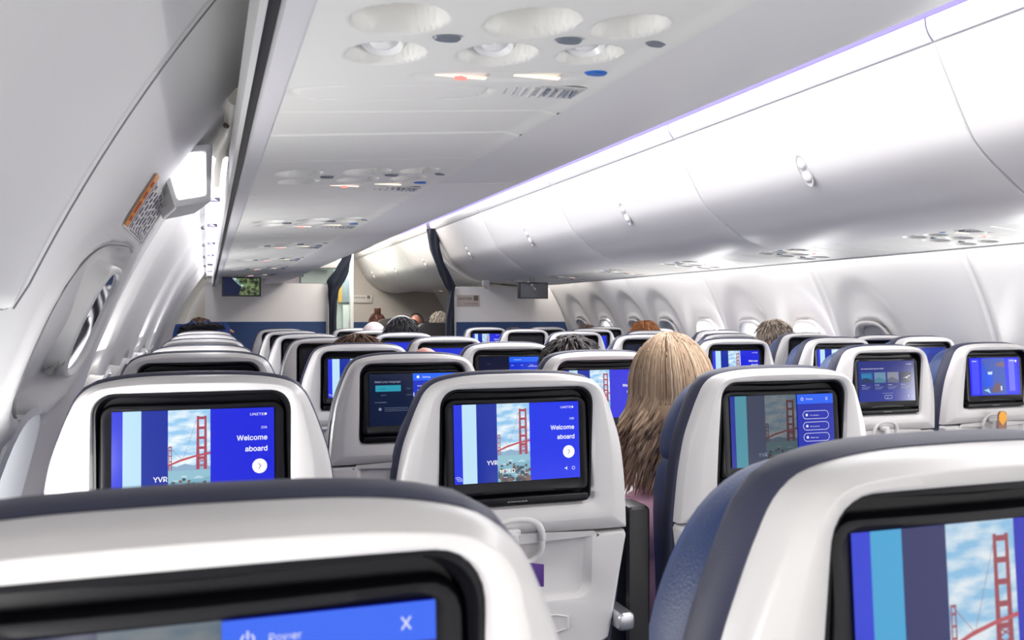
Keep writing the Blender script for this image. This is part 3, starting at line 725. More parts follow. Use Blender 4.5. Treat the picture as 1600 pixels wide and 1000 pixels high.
def ppart(n, mb, m):
    mb.v = [tuple(Vector(p)-o3) for p in mb.v]; return part(n, mb, m, t)
sh_ = ppart('sheet', wall_patch(1.54, 1.97, 1.392, 1.478, .002), mat('placard_white', (.86, .83, .80), .5))
ppart('header', wall_patch(1.545, 1.60, 1.396, 1.480, .0035), mat('placard_orange', hexc('F59A2A'), .5))
mb = MB()
for i in range(7):
    y = 1.645+.042*i; z = 1.398
    while z < 1.468:
        l = random.uniform(.006, .016); q = wall_patch(y, y+.012, z, min(z+l, 1.472), .003, 2, 2); mb.add(q.v, q.f); z += l+.004
for q in (wall_patch(1.62, 1.626, 1.396, 1.474, .003, 2, 6), wall_patch(1.62, 1.955, 1.395, 1.3965, .003, 8, 1), wall_patch(1.95, 1.956, 1.396, 1.474, .003, 2, 6)): mb.add(q.v, q.f)
ppart('printed_lines', mb, mat('placard_ink', hexc('4A4A78'), .6))
mb = MB()
for z0, z1 in ((1.405, 1.412), (1.418, 1.436), (1.442, 1.452), (1.46, 1.468)):
    q = wall_patch(1.56, 1.585, z0, z1, .0045, 2, 2); mb.add(q.v, q.f)
ppart('printed_symbols', mb, mat('placard_red', hexc('C05040'), .6))
# exit hatch seams: dark tubes paint in their thin shadow lines
def seam(name, pts, wd=.003):
    mb = MB(); mb.tube([wp(y, z, .004) for y, z in pts], wd, 6, flat=.5); struct(name, mb, M_DGREY)
seam('trim_hatch_seam', [(.982, 1.262+.60*k/24) for k in range(25)], .0019)
seam('trim_hatch_edge', [(.55+.46*k/12, 1.258) for k in range(13)], .002)
seam('trim_pocket_seam', [(1.62+.335*math.copysign(abs(math.cos(a))**.6, math.cos(a)), 1.238+.06*.335*math.copysign(abs(math.cos(a))**.6, math.cos(a))+.130*math.copysign(abs(math.sin(a))**.6, math.sin(a))) for a in [math.radians(60+170*k/30) for k in range(31)]], .0022)
# exit window in the pocket: glossy pane with a white rim
t = thing('exit_window', 'glossy window pane in the bulging left exit hatch reflecting the cabin', 'window', wp(1.7, 1.23))
o3 = Vector(t.location)
def oval(sy, sz, h, cy=1.765, cz=1.240, n=40, p=2.6):
    r = []
    for k in range(n):
        a = 2*PI*k/n; y = cy+sy*math.copysign(abs(math.cos(a))**(2/p), math.cos(a)); z = cz+sz*math.copysign(abs(math.sin(a))**(2/p), math.sin(a))
        aa = math.asin((z-ZC)/R0); x, zz = arcpt(-1, aa, R0+.0-h); r.append(Vector((x, y, zz))-o3)
    return r
mb = MB(); mb.loft([oval(.165, .098, -.03), oval(.165, .098, .008), oval(.157, .092, .012), oval(.150, .087, .009), oval(.147, .085, .002)]); part('rim', mb, M_PANEL, t, ang=60)
mb = MB(); mb.loft([oval(.148, .086, .004), oval(.10, .05, .005), oval(.02, .01, .006)], cap1=True); part('pane', mb, mat('window_gloss', (.55, .56, .62), .05, metal=.85), t, ang=60)
mb = MB(); q = [wp(1.60+.012*k, 1.155+.012*k, .030) for k in range(9)]; q2 = [wp(1.66+.02*k, 1.150+.010*k, .012) for k in range(9)]
mb.loft([[p-o3 for p in q], [p-o3 for p in q2], [p-o3-Vector((.01, 0, 0)) for p in q2], [p-o3-Vector((.01, 0, 0)) for p in q]]); part('shade_flap', mb, M_PANEL, t)
# exit handle strip at the top of the hatch
t = thing('exit_handle', 'slim cream exit handle cover with a dark screw beside the ceiling gap', 'handle', (.030, 1.7, 1.634))
mb = MB(); pts = [(.018, .0, .012), (.014, .25, .006), (-.002, .34, -.010), (-.006, .60, -.010), (-.006, .90, -.012)]
mb.tube(pts, [.014, .018, .019, .020, .018], 10, flat=1.2); part('cover', mb, mat('cream_plastic', (.70, .68, .62), .45), t, ang=50)
mb = MB(); mb.ell((.006, .16, -.010), (.006, .010, .006)); part('screw', mb, mat('screw_brown', hexc('6A5A54'), .4), t)
# side windows: bright daylight panes and rims
M_DAY = mat('daylight_pane', (.9, .93, 1), .3); b = M_DAY.node_tree.nodes['Principled BSDF']
b.inputs['Emission Color'].default_value = (.93, .96, 1, 1); b.inputs['Emission Strength'].default_value = 2.2
M_SHADE = mat('window_shade', (.62, .62, .64), .5)
def window(side, wy, k, lit, zc=1.03, hz=1.0):
    t = thing('window_%d' % k, '', 'window', (CX+side*1.70, wy, 1.03)); del t['label']; del t['category']; t['kind'] = 'structure'
    o3 = Vector(t.location)
    def ov(sy, sz, r, n=32, p=3):
        res = []
        for q in range(n):
            a = 2*PI*q/n; y = wy+sy*math.copysign(abs(math.cos(a))**(2/p), math.cos(a)); z = zc+hz*sz*math.copysign(abs(math.sin(a))**(2/p), math.sin(a))
            x, zz = arcpt(side, math.asin((z-ZC)/R0), r); res.append(Vector((x, y, zz))-o3)
        return res
    mb = MB(); mb.loft([ov(.137, .192, R0-.004), ov(.125, .180, R0-.009), ov(.112, .165, R0+.008), ov(.108, .160, R0+.035)]); part('window_frame', mb, M_WALL, t, ang=70)
    mb = MB(); mb.loft([ov(.109, .161, R0+.03), ov(.05, .08, R0+.03), ov(.01, .01, R0+.03)], cap1=True); part('pane', mb, M_DAY if lit else M_SHADE, t)
    return t
k = 1
for wy in WINS_R: window(1, wy, k, wy in (2.60, 4.10, 4.64, 5.14, 6.70, 1.6, 1.1)); k += 1
for wy in (2.6, 3.1, 3.6, 4.1, 4.6): window(-1, wy, k, False, .95, .82); k += 1
# bright lower window by the camera's left
mb = MB()
t = window(-1, 1.50, k, True, .95, .84)

# ------------------------------------------------------------------ class dividers, monitors, curtains, far cabin
def rounded_panel(x0, x1, z0, z1, y0, y1, r=.05, rl=False, rr=False):
    P = [(x0, z0)]
    P += [(x0+r-r*math.cos(k*PI/16), z1-r+r*math.sin(k*PI/16)) for k in range(9)] if rl else [(x0, z1)]
    P += [(x1-r+r*math.sin(k*PI/16), z1-r+r*math.cos(k*PI/16)) for k in range(9)] if rr else [(x1, z1)]
    P += [(x1, z0)]
    mb = MB(); mb.loft([[(x, y, z) for x, z in P] for y in (y0, y1)], cap0=True, cap1=True); return mb
def divider(name, label, x0, x1, y, ztop, zb, left):
    t = thing(name, label, 'divider', ((x0+x1)/2, y, 0)); ox = t.location.x
    mb = rounded_panel(x0-ox, x1-ox, .02, ztop, 0, .03, .06, rl=not left, rr=left); part('panel', mb, M_BULK, t, smooth=False)
    mb = MB(); e = .0 
    xa, xb = (x0-ox, x1-ox-.022) if left else (x0-ox+.022, x1-ox)
    mb.box(((xa+xb)/2, -.004, zb/2+.01), (xb-xa, .008, zb-.02)); part('navy_panel', mb, M_NAVY, t)
    return t
def wall_x(side, z): return CX+side*math.sqrt(R0**2-(z-ZC)**2)
LY, RY = 8.6, 7.52
def zrel(py, zc): return H+(492-py)*zc/1400
divider('cabin_divider', 'left white cabin divider with navy lower half behind the blue scarfed seat', -.02, 1.085, LY, zrel(443, 8.43), zrel(502.5, 8.43), True)
# right divider follows the side wall with its outer edge
t = thing('cabin_divider', 'right white cabin divider with navy lower half and grey name plate', 'divider', (2.5, RY, 0))
zt = zrel(448, 7.85); zb = zrel(503, 7.85); edge = [(wall_x(1, z)-.012-2.5, z) for z in [zt-(zt-.05)*k/14 for k in range(15)]]
P = [(2.02-2.5+.06-.06*math.cos(k*PI/16), zt-.06+.06*math.sin(k*PI/16)) for k in range(9)]+edge+[(2.02-2.5, .05)]
mb = MB(); mb.loft([[(x, y, z) for x, z in P] for y in (0, .03)], cap0=True, cap1=True); part('panel', mb, M_BULK, t, smooth=False)
P = [(2.045-2.5, zb)]+[(wall_x(1, z)-.02-2.5, z) for z in [zb-(zb-.06)*k/10 for k in range(11)]]+[(2.045-2.5, .06)]
mb = MB(); mb.loft([[(x, y, z) for x, z in P] for y in (-.010, .005)], cap0=True, cap1=True); part('navy_panel', mb, M_NAVY, t, smooth=False)
def nameplate(name, label, x, z, y, wd, ht, colr, line2, mplate):
    t = thing(name, label, 'sign', (x, y, z))
    mb = MB(); mb.box((wd/2, 0, -ht/2), (wd, .005, ht), bev=.001); part('plate', mb, mplate, t)
    mb = MB(); vs, fs = text_geo('UNITED', ht*.36, True); sc_ = wd*.60/max(p[0] for p in vs)
    mb.add([(p[0]*sc_+wd*.06, -.0035, p[1]-ht*.42) for p in vs], fs); a, b_ = wd*.74, -ht*.48
    s = ht*.36; mb.add([(a, -.0035, b_), (a+s*1.1, -.0035, b_), (a+s*1.1, -.0035, b_+s*1.15), (a, -.0035, b_+s*1.15)], [[0, 1, 2, 3]])
    vs, fs = text_geo(line2, ht*.26); w2 = max(p[0] for p in vs); mb.add([(p[0]+wd*.92-w2, -.0035, p[1]-ht*.82) for p in vs], fs)
    q = part('lettering', mb, mat('sign_ink', hexc('3A3634'), .6), t, smooth=False, fix=False)
    mb = MB()
    for kk in range(4):
        for d in (.25, .5, .75): mb.add([(a+s*1.1*(kk/4), -.0042, b_+s*1.15*d), (a+s*1.1*((kk+1)/4), -.0042, b_+s*1.15*(d+.05*math.sin(kk))), (a+s*1.1*((kk+1)/4), -.0042, b_+s*1.15*(d+.05*math.sin(kk)+.05)), (a+s*1.1*(kk/4), -.0042, b_+s*1.15*(d+.05))], [[0, 1, 2, 3]])
    part('emblem', mb, mplate, q, smooth=False, fix=False)
nameplate('name_plate', 'grey beige name plate on the right cabin divider', 2.05, zrel(461, 7.84), RY-.004, .205, .100, None, 'Economy Plus', mat('plate_taupe', hexc('B4A8A2'), .5))
# monitors hanging at the ends of the service panels
def monitor(label, x, y, z, wd, ht, rot, kind):
    t = thing('monitor', label, 'monitor', (x, y, z), rot=(0, 0, rot))
    mb = MB(); mb.box((0, 0, 0), (wd, .03, ht), bev=.004); part('case', mb, M_BLACK, t)
    mb = MB(); a, b_ = wd/2-.010, ht/2-.008; yy = -.0165
    if kind:
        mb.add([(-a, yy, -b_), (a, yy, -b_), (a, yy, b_), (-a, yy, b_)], [[0, 1, 2, 3]], 0)
        mb.add([(-a*.15, yy-.0005, -b_), (a, yy-.0005, -b_), (a, yy-.0005, b_), (-a*.5, yy-.0005, b_), (-a*.3, yy-.0005, b_*.5), (0, yy-.0005, 0)], [[0, 1, 2, 3, 4, 5]], 1)
        mb.add([(-a*.52, yy-.001, b_), (-a*.3, yy-.001, b_), (a*.12, yy-.001, b_*.1), (0, yy-.001, 0), (-a*.3, yy-.001, b_*.5)], [[0, 1, 2, 3, 4]], 2)
        ms = [emat('0C1638', .9), map_picture('map_green', '101C10', '88A068', .8), map_picture('map_coast', '3C6C5C', 'D8F0F0', .9)]
    else:
        mb.add([(-a, yy, -b_), (a, yy, -b_), (a, yy, b_), (-a, yy, b_)], [[0, 1, 2, 3]], 0)
        mb.add([(-a*.3, yy-.001, b_*.9), (-a*.1, yy-.001, b_*.9), (a*.15, yy-.001, b_*.1), (0, yy-.001, b_*.2)], [[0, 1, 2, 3]], 1)
        ms = [mat('monitor_grey', (.10, .105, .12), .12), map_picture('map_pale', '50545C', 'C8CCCC', .5)]
    part('display', mb, ms, t, smooth=False, fix=False)
    mb = MB(); mb.box((0, .01, ht/2+.025), (.05, .02, .06), bev=.004); part('mount', mb, M_GREY, t)
monitor('black monitor showing a green and blue map, hanging on the left', .218, 6.3, zrel(448, 6.03), .252, .130, -math.radians(3), 1)
monitor('black monitor with a grey reflecting screen, hanging on the right', 2.38, 6.5, zrel(454, 6.92), .262, .126, math.radians(12), 0)
mb = MB(); mb.box((0, 0, 0), (.06, .03, .05), bev=.008); mb.box((0, 0, -.03), (.02, .02, .03)); o = part('mounting_bracket', mb, M_GREY); o.location = (2.20, 7.15, H+.262)
tag(o, 'small grey bracket under the right bins, left of the right monitor', 'bracket')
# curtains
def curtain(label, path, y, folds=5, amp=.018, group=None):
    t = thing('curtain', label, 'curtain', (path[0][0], y, path[0][2] if len(path[0]) > 2 else path[0][1]), group)
    ox, oy, oz = t.location; mb = MB(); L = []
    P = [(p[0], p[1], p[2]) for p in path]
    for i, (x, z, wd) in enumerate(P):
        n = folds*10; row = []; 
        for k in range(n):
            a = 2*PI*k/n; rr = 1+.16*math.sin(a*folds+i*.35)+.05*math.sin(a*3+i)
            row.append((x+wd/2*math.cos(a)*rr-ox, .05*math.sin(a)*rr, z-oz))
        L.append(row)
    mb.loft(L, cap0=True, cap1=True); part('cloth', mb, M_CURTAIN, t, ang=70); return t, (ox, oy, oz)
def path_from_px(pts, Y, n=30):
    cy, sy = math.cos(math.atan(476/1400)), math.sin(math.atan(476/1400)); out = []
    for (xl, xr, py) in pts:
        q = []
        for px in (xl, xr):
            r = (px-324)*cy/1400; X = r*cy*Y/(1-r*sy); q.append(X)
        Zc = sum(q)/2*sy+cy*Y; out.append(((q[0]+q[1])/2, H+(492-py)*Zc/1400, q[1]-q[0]))
    res = []
    for i in range(len(out)-1):
        m = max(2, n//(len(out)-1))
        for k in range(m): res.append(tuple(out[i][j]+(out[i+1][j]-out[i][j])*k/m for j in range(3)))
    return res+[out[-1]]
R_P = path_from_px([(668, 684, 358), (669, 685, 370), (673, 687, 390), (680, 692, 410), (688, 703, 430), (696, 711, 447), (702, 709, 455), (700, 709, 475), (697, 709, 500), (696, 709, 545), (695, 709, 620)], 7.44)
curtain('dark navy curtain bunched against the right divider and curving along the bin', R_P, 7.44, group='aisle curtains')
L_P = path_from_px([(541, 551, 392), (532, 547, 408), (522, 543, 425), (512, 538, 440), (514, 530, 452), (514, 526, 470), (514, 525, 500), (514, 526, 600)], 8.50)
curtain('dark navy curtain bunched against the left divider beside the galley', L_P, 8.50, group='aisle curtains')
# galley beyond the left divider
GY = 9.6
t = thing('galley', 'pale green lit galley cabinets beyond the left divider', 'galley', (.8, GY, 0))
def gx(px, Y=GY):
    cy, sy = math.cos(math.atan(476/1400)), math.sin(math.atan(476/1400)); r = (px-324)*cy/1400; return r*cy*Y/(1-r*sy)
def gz(px, py, Y=GY):
    cy, sy = math.cos(math.atan(476/1400)), math.sin(math.atan(476/1400)); return H+(492-py)*(gx(px, Y)*sy+cy*Y)/1400
M_GAL = mat('galley_green', (.52, .60, .58), .35); M_GSH = mat('galley_steel', (.45, .47, .50), .3, metal=.7)
mb = MB(); x0, x1 = gx(440)-.8, gx(522)-.8; mb.box(((x0+x1)/2, .3, 1.0), (x1-x0, .5, 2.0)); part('cabinet_body', mb, M_GAL, t)
mb = MB(); a, b_ = gx(470)-.8, gx(512)-.8; mb.box(((a+b_)/2, .03, (gz(490, 443)+gz(490, 421))/2), (b_-a, .04, gz(490, 421)-gz(490, 443)), bev=.01); part('cabinet_door', mb, mat('galley_mint', (.60, .70, .66), .3), t)
mb = MB(); mb.box((a+.02, .0, gz(472, 430)), (.012, .02, .03)); part('cabinet_latch', mb, M_BLACK, t)
mb = MB(); a, b_ = gx(436)-.8, gx(468)-.8; mb.box(((a+b_)/2, .02, 1.55), (b_-a, .04, .4), bev=.01); part('side_panel', mb, mat('galley_mauve', (.42, .38, .42), .5), t)
mb = MB(); a, b_ = gx(475)-.8, gx(528)-.8; mb.box(((a+b_)/2, -.1, gz(500, 414)), (b_-a, .25, .09), bev=.02); part('canopy', mb, M_PANEL, t)
t = thing('galley_column', 'narrow galley column with yellow and steel trim at the aisle', 'galley', (gx(537), 9.9, 0)); ox = t.location.x
a, b_ = gx(526, 9.9)-ox, gx(550, 9.9)-ox; zt = gz(538, 398, 9.9)
mb = MB(); mb.box(((a+b_)/2, .2, zt/2), (b_-a, .3, zt)); part('column_body', mb, M_GAL, t)
mb = MB(); mb.box((gx(548, 9.9)-ox, -.02, zt/2), (.035, .16, zt), bev=.008); part('edge_post', mb, M_PANEL, t)
mb = MB(); mb.box((gx(540, 9.9)-ox, .02, (gz(540, 436, 9.9)+gz(540, 472, 9.9))/2), (.085, .05, .26), bev=.005); part('upper_door', mb, mat('galley_blue_grey', (.28, .36, .40), .3), t)
mb = MB(); mb.box((gx(531.5, 9.9)-ox, .01, (gz(531, 447, 9.9)+gz(531, 472, 9.9))/2), (.04, .04, .18)); part('yellow_panel', mb, mat('galley_yellow', hexc('C8A850'), .5), t)
mb = MB(); mb.box((gx(541, 9.9)-ox, .02, 1.0), (.075, .05, .72), bev=.005); dd = part('lower_door', mb, mat('galley_mint', (.6, .7, .66), .3), t)
mb = MB(); mb.box((gx(545.5, 9.9)-ox, -.015, gz(545, 506, 9.9)), (.012, .02, .10), bev=.004); part('handle', mb, M_METAL, dd)
# forward bulkhead beyond the curtain
mb = MB(); mb.box((2.42, 11.78, 1.0), (1.62, .06, 2.3)); o = struct('wall_forward', mb, M_BEIGE)
mb = MB(); mb.box((.9, 11.9, 1.1), (3.6, .05, 2.6)); struct('wall_forward_end', mb, M_BEIGE)
mb = MB(); mb.box((2.42, 11.735, gz(600, 503, 11.75)/2), (1.60, .02, gz(600, 503, 11.75))); struct('wall_forward_navy', mb, M_NAVY)
nameplate('name_plate', 'small pale name plate on the far beige wall', gx(552, 11.7), gz(565, 461, 11.7), 11.73, .25, .10, None, 'First', mat('plate_pale', (.66, .62, .58), .5))
# far premium seats, dark grey
M_FC = mat('premium_grey', hexc('4A4644'), .5, vary=.05); M_FC2 = mat('premium_dark', hexc('26252A'), .45)
def premium(x, y, label, zt=1.22, m=M_FC):
    t = thing('premium_seat', label, 'seat', (x, y, 0), 'premium seats beyond the curtain')
    mb = MB(); pr = full(catmull([(0, zt), (.16, zt-.003), (.22, zt-.03), (.25, zt-.10), (.26, zt-.3), (.26, .45), (0, .45)]))
    ls = loops(pr, (0, .85), [(.03, 0), (0, .01), (-.004, .05), (0, .10), (.03, .14)], corner_angs([], (0, .85), 60), lambda z: -(z-.9)*.1); mb.loft(ls, cap0=True, cap1=True); part('backrest', mb, m, t, ang=60)
    mb = MB(); mb.box((0, -.02, zt-.19), (.40, .05, .12), bev=.015); part('storage_pocket', mb, M_FC2, t)
    mb = MB(); mb.box((0, .35, .42), (.52, .50, .14), bev=.04); part('seat_cushion', mb, m, t)
    mb = MB(); mb.box((0, .35, .18), (.46, .40, .36), bev=.02); part('base', mb, M_FC2, t)
    for s in (-1, 1): mb = MB(); mb.box((s*.29, .30, .60), (.06, .50, .06), bev=.015); mb.box((s*.29, .30, .3), (.05, .3, .58)); part('armrest', mb, M_FC2, t)
premium(2.02, 9.9, 'dark grey premium seat beyond the curtain, in front of the bun haired head', 1.205)
premium(2.66, 9.9, 'dark grey premium seat beyond the curtain, right one of the far row', 1.205)
premium(2.22, 8.75, 'dark grey premium seat nearest the right curtain, its rounded top showing', 1.17, M_FC2)
premium(2.86, 8.75, 'dark grey premium seat hidden mostly behind the right divider', 1.17, M_FC2)

# ------------------------------------------------------------------ people
SKIN = mat('skin', hexc('D8A084'), .5, vary=.04, vscale=20); SKIN_P = mat('skin_pink', hexc('C88878'), .45)
def remeshed(mb, name, m, vox=.010):
    me = mb.mesh(name, m, smooth=True, ang=180); o = bpy.data.objects.new('tmp', me); C.objects.link(o)
    md = o.modifiers.new('r', 'REMESH'); md.mode = 'VOXEL'; md.voxel_size = vox
    s2 = o.modifiers.new('s', 'SMOOTH'); s2.iterations = 3; s2.factor = .6
    dg = bpy.context.evaluated_depsgraph_get(); res = bpy.data.meshes.new_from_object(o.evaluated_get(dg)); bpy.data.objects.remove(o)
    res.materials.clear(); res.materials.append(m); res.polygons.foreach_set('use_smooth', [True]*len(res.polygons)); res.name = name; return res
def limb(mb, a, b, r0, r1, n=6):
    a, b = Vector(a), Vector(b); mb.tube([a.lerp(b, k/n) for k in range(n+1)], [r0+(r1-r0)*k/n for k in range(n+1)], 12); mb.ell(a, (r0,)*3, seg=12, rings=8); mb.ell(b, (r1,)*3, seg=12, rings=8)
HZ = 1.09                                                            # head centre height in the prototype; the figure sits facing +y
def body_proto():
    mb = MB()
    mb.ell((0, 0, HZ), (.073, .092, .108)); mb.ell((0, .035, HZ-.05), (.058, .065, .065)); mb.ell((0, .100, HZ-.02), (.012, .018, .022)); mb.ell((0, .085, HZ-.095), (.028, .022, .018))
    for s in (-1, 1): mb.ell((s*.075, -.005, HZ-.01), (.010, .018, .030)); mb.ell((s*.03, .078, HZ+.022), (.020, .012, .008))
    mb.ell((0, .092, HZ-.058), (.024, .010, .007))
    limb(mb, (0, -.012, HZ-.08), (0, -.03, HZ-.19), .052, .062)
    mb.ell((0, -.03, HZ-.27), (.17, .085, .085)); mb.ell((0, -.02, HZ-.38), (.155, .095, .15)); mb.ell((0, .0, HZ-.55), (.14, .10, .14)); mb.ell((0, .03, .50), (.17, .12, .10))
    for s in (-1, 1):
        limb(mb, (s*.175, -.03, HZ-.25), (s*.20, .04, HZ-.52), .050, .038); limb(mb, (s*.20, .04, HZ-.52), (s*.10, .26, .60), .036, .026)
        mb.ell((s*.085, .30, .595), (.040, .045, .016))
        for f in range(4): x = s*(.055+.019*f); limb(mb, (x, .325, .598), (x-s*.004, .385-.006*abs(f-2), .588), .0085, .0075, 2)
        limb(mb, (s*.055, .29, .60), (s*.030, .335, .592), .011, .009, 2)
        limb(mb, (s*.09, .06, .50), (s*.11, .42, .52), .080, .058); limb(mb, (s*.11, .42, .52), (s*.11, .44, .10), .054, .038); mb.ell((s*.11, .50, .055), (.042, .10, .035))
    return mb
BODY = remeshed(body_proto(), 'body', SKIN, .0095)
BODY_P = BODY.copy(); BODY_P.materials.clear(); BODY_P.materials.append(SKIN_P)
def cloth_proto():
    mb = MB(); mb.ell((0, -.03, HZ-.27), (.187, .10, .095)); mb.ell((0, -.02, HZ-.38), (.172, .112, .16)); mb.ell((0, .0, HZ-.55), (.158, .118, .15)); mb.ell((0, .02, .54), (.175, .13, .08))
    limb(mb, (0, -.026, HZ-.165), (0, -.03, HZ-.20), .066, .085)
    for s in (-1, 1): limb(mb, (s*.175, -.03, HZ-.25), (s*.20, .04, HZ-.52), .064, .050); limb(mb, (s*.20, .04, HZ-.52), (s*.12, .215, .61), .048, .037)
    return remeshed(mb, 'shirt', SKIN, .011)
def trouser_proto():
    mb = MB(); mb.ell((0, .03, .49), (.185, .135, .10))
    for s in (-1, 1): limb(mb, (s*.09, .06, .50), (s*.11, .42, .52), .092, .070); limb(mb, (s*.11, .42, .52), (s*.11, .44, .14), .066, .052)
    return remeshed(mb, 'trousers', mat('denim', hexc('2A3044'), .9), .012)
CLOTH = cloth_proto(); TRS = trouser_proto()
_cl = {}
def cloth(colr):
    if colr not in _cl:
        me = CLOTH.copy(); me.materials.clear(); me.materials.append(mat('cloth_'+colr, hexc(colr), .85, bump=.25, bscale=400, vary=.05, vscale=12, sheen=.2)); _cl[colr] = me
    return _cl[colr]
def hair_mat(name, cols, rough=.62):
    if name in MATS: return MATS[name]
    m = mat(name, hexc(cols[0]), rough); nt = m.node_tree; b = nt.nodes['Principled BSDF']
    at = nt.nodes.new('ShaderNodeAttribute'); at.attribute_name = 'tone'
    r = nt.nodes.new('ShaderNodeValToRGB')
    while len(r.color_ramp.elements) < len(cols): r.color_ramp.elements.new(.5)
    for i, c in enumerate(cols): r.color_ramp.elements[i].position = i/(len(cols)-1); r.color_ramp.elements[i].color = (*hexc(c), 1)
    nt.links.new(at.outputs['Fac'], r.inputs['Fac']); nt.links.new(r.outputs['Color'], b.inputs['Base Color']); return m
def strands(paths, m, name='hair', seg=4, base=None):
    """paths: list of (points, radii, tone); one mesh, a tone value per strand"""
    mb = MB(); tones = []
    if base:
        n0 = len(mb.v); base(mb); tones += [.25]*(len(mb.v)-n0)
    for pts, rad, tone in paths:
        n0 = len(mb.v); mb.tube(pts, rad, seg); tones += [tone]*(len(mb.v)-n0)
    me = mb.mesh(name, m, ang=180, fix=False); at = me.attributes.new('tone', 'FLOAT', 'POINT'); at.data.foreach_set('value', tones); return me
def short_hair(m, seed, n=520, length=.045, puff=.006, zmin=-.035, grow=1.0, bald=False):
    rg = random.Random(seed); P = []
    A = (.073+puff, .092+puff, .108+puff)
    def base(mb):
        k = 14; L = []
        for i in range(k+1):
            th = (PI*.62)*i/k; row = []
            for j in range(28):
                ph = 2*PI*j/28; fr = max(0, math.sin(ph)); t2 = th*(1-.33*fr)
                row.append((A[0]*math.sin(t2)*math.cos(ph), A[1]*math.sin(t2)*math.sin(ph), HZ+A[2]*math.cos(t2)))
            L.append(row)
        mb.loft(L, cap0=False)
    for i in range(n):
        th = math.acos(1-rg.random()*1.30); ph = rg.uniform(0, 2*PI)
        if math.sin(ph) > .2 and th > 1.0: continue
        d = Vector((math.sin(th)*math.cos(ph), math.sin(th)*math.sin(ph), math.cos(th))); p = Vector((A[0]*d.x, A[1]*d.y, HZ+A[2]*d.z))
        t = Vector((d.x*.6+rg.uniform(-.25, .25), d.y*.6-.15+rg.uniform(-.2, .2), -.9*math.sin(th)-.1)); t -= d*t.dot(d)*.8
        t = t.normalized()*length*rg.uniform(.6, 1.2); pts = [p-d*.003, p+t*.5+d*.006*grow, p+t+d*.003*rg.uniform(0, 2.5)*grow]
        P.append((pts, [.0038, .0030, .0008], min(1, max(0, rg.gauss(.5, .25)))))
    return strands(P, m, base=base)
def person(label, x, y, ztop, hairmesh=None, shirt='30343C', turn=0, lean=0, skin=BODY, cap=None, group='seated passengers', extras=None):
    """ztop: height of the crown above the floor; the whole figure is scaled a little so that it sits on the cushion"""
    s = (ztop-.0)/(HZ+.112)
    t = thing('person', label, 'person', (x, y, 0), group, (0, lean, turn)); t.scale = (min(s, 1.03),)*2+(s,)
    b_ = obj('body', skin, t); obj('shirt', cloth(shirt), t); obj('trousers', TRS, t)
    if hairmesh: obj('hair', hairmesh, t)
    if extras: extras(t)
    return t
GREY_D = hair_mat('hair_dark_grey', ['1E1A1C', '3A3434', '6E6664']); BROWN = hair_mat('hair_brown', ['3A261E', '5E4234', '7C5C48']); BLACK_H = hair_mat('hair_black', ['0A090B', '16141A', '2A2630'])
ORANGE = hair_mat('hair_auburn', ['6A3A1C', '9A5E30', 'C08850']); GREYB = hair_mat('hair_grey_brown', ['5C5044', '8E8072', 'C0B4A6']); RED = hair_mat('hair_red', ['3A1C14', '5A3022', '7A4A36']); PALE = hair_mat('hair_pale_grey', ['8C847C', 'B4ACA2', 'D8D0C8'])
# woman with long blonde hair, the closest passenger
BLONDE = hair_mat('hair_blonde', ['7C6452', 'A88C72', 'CFB294', 'EEDABC'])
def long_hair():
    rg = random.Random(11); P = []
    A = (.082, .100, .114)
    def base(mb):
        k = 16; L = []
        for i in range(k+1):
            th = (PI*.55)*i/k; L.append([(A[0]*math.sin(th)*math.cos(2*PI*j/28), A[1]*math.sin(th)*math.sin(2*PI*j/28)*(1 if math.sin(2*PI*j/28) < 0 else .75), HZ+A[2]*math.cos(th)) for j in range(28)])
        prof = [(.083, .090, -.02), (.093, .085, -.08), (.098, .075, -.11), (.092, .062, -.135), (.075, .05, -.155), (.05, .035, -.17)]
        for (w_, dep, dz) in prof:
            row = []
            for j in range(28):
                a = 2*PI*j/28; yy = math.sin(a); row.append((w_*math.cos(a), -.03+(dep if yy < 0 else .035)*yy, HZ+dz))
            L.append(row)
        mb.loft(L, cap1=True)
    for i in range(1500):
        ph = rg.uniform(PI*.95, 2.05*PI) if rg.random() < .82 else rg.uniform(0, 2*PI); sd = math.cos(ph)
        th0 = rg.uniform(0.02, .95); pts = []; ln = rg.uniform(.07, .20); jit = rg.uniform(.97, 1.05); wv = rg.uniform(0, 6.28); tone = rg.gauss(.48, .2)+.12*math.sin(ph*9)
        for k in range(5):
            th = th0+(PI*.5-th0)*k/4; pts.append(Vector((A[0]*jit*math.sin(th)*math.cos(ph), A[1]*jit*math.sin(th)*math.sin(ph), HZ+A[2]*jit*math.cos(th))))
        e = pts[-1]
        for k in range(1, 9):
            f = k/8; dz = ln*f; out = 1+.12*f+.06*math.sin(f*PI)
            pts.append(Vector((e.x*out+.010*f*math.sin(wv+f*7)+(.034*sd*f*f), e.y*(1-.12*f)+.008*f*math.cos(wv+f*6)-.006*f, e.z-dz+.0)))
        if e.y > .03: continue
        n = len(pts); P.append((pts, [.0022+.0014*math.sin(PI*k/(n-1)) for k in range(n-1)]+[.0006], min(1, max(0, tone))))
    return strands(P, BLONDE, base=base)
person('woman with long wavy blonde hair and pink top ahead of the Power menu display', XCc+.055, 1.66, 1.210, long_hair(), 'E8B4C8', turn=.0, lean=math.radians(-4), group=None)
person('person with tousled dark grey hair, only the crown above a violet display seat', 1.005, 2.42, H-(530-492)*2.60/1400+.006, short_hair(GREY_D, 1, 700, .05, .008), '3C4250', turn=.3)
person('person with smooth brown hair, crown above a seat in the left middle column', .50, 3.17, H-(523-492)*3.15/1400, short_hair(BROWN, 2, 700, .075, .010, grow=.3), '5A4A50')
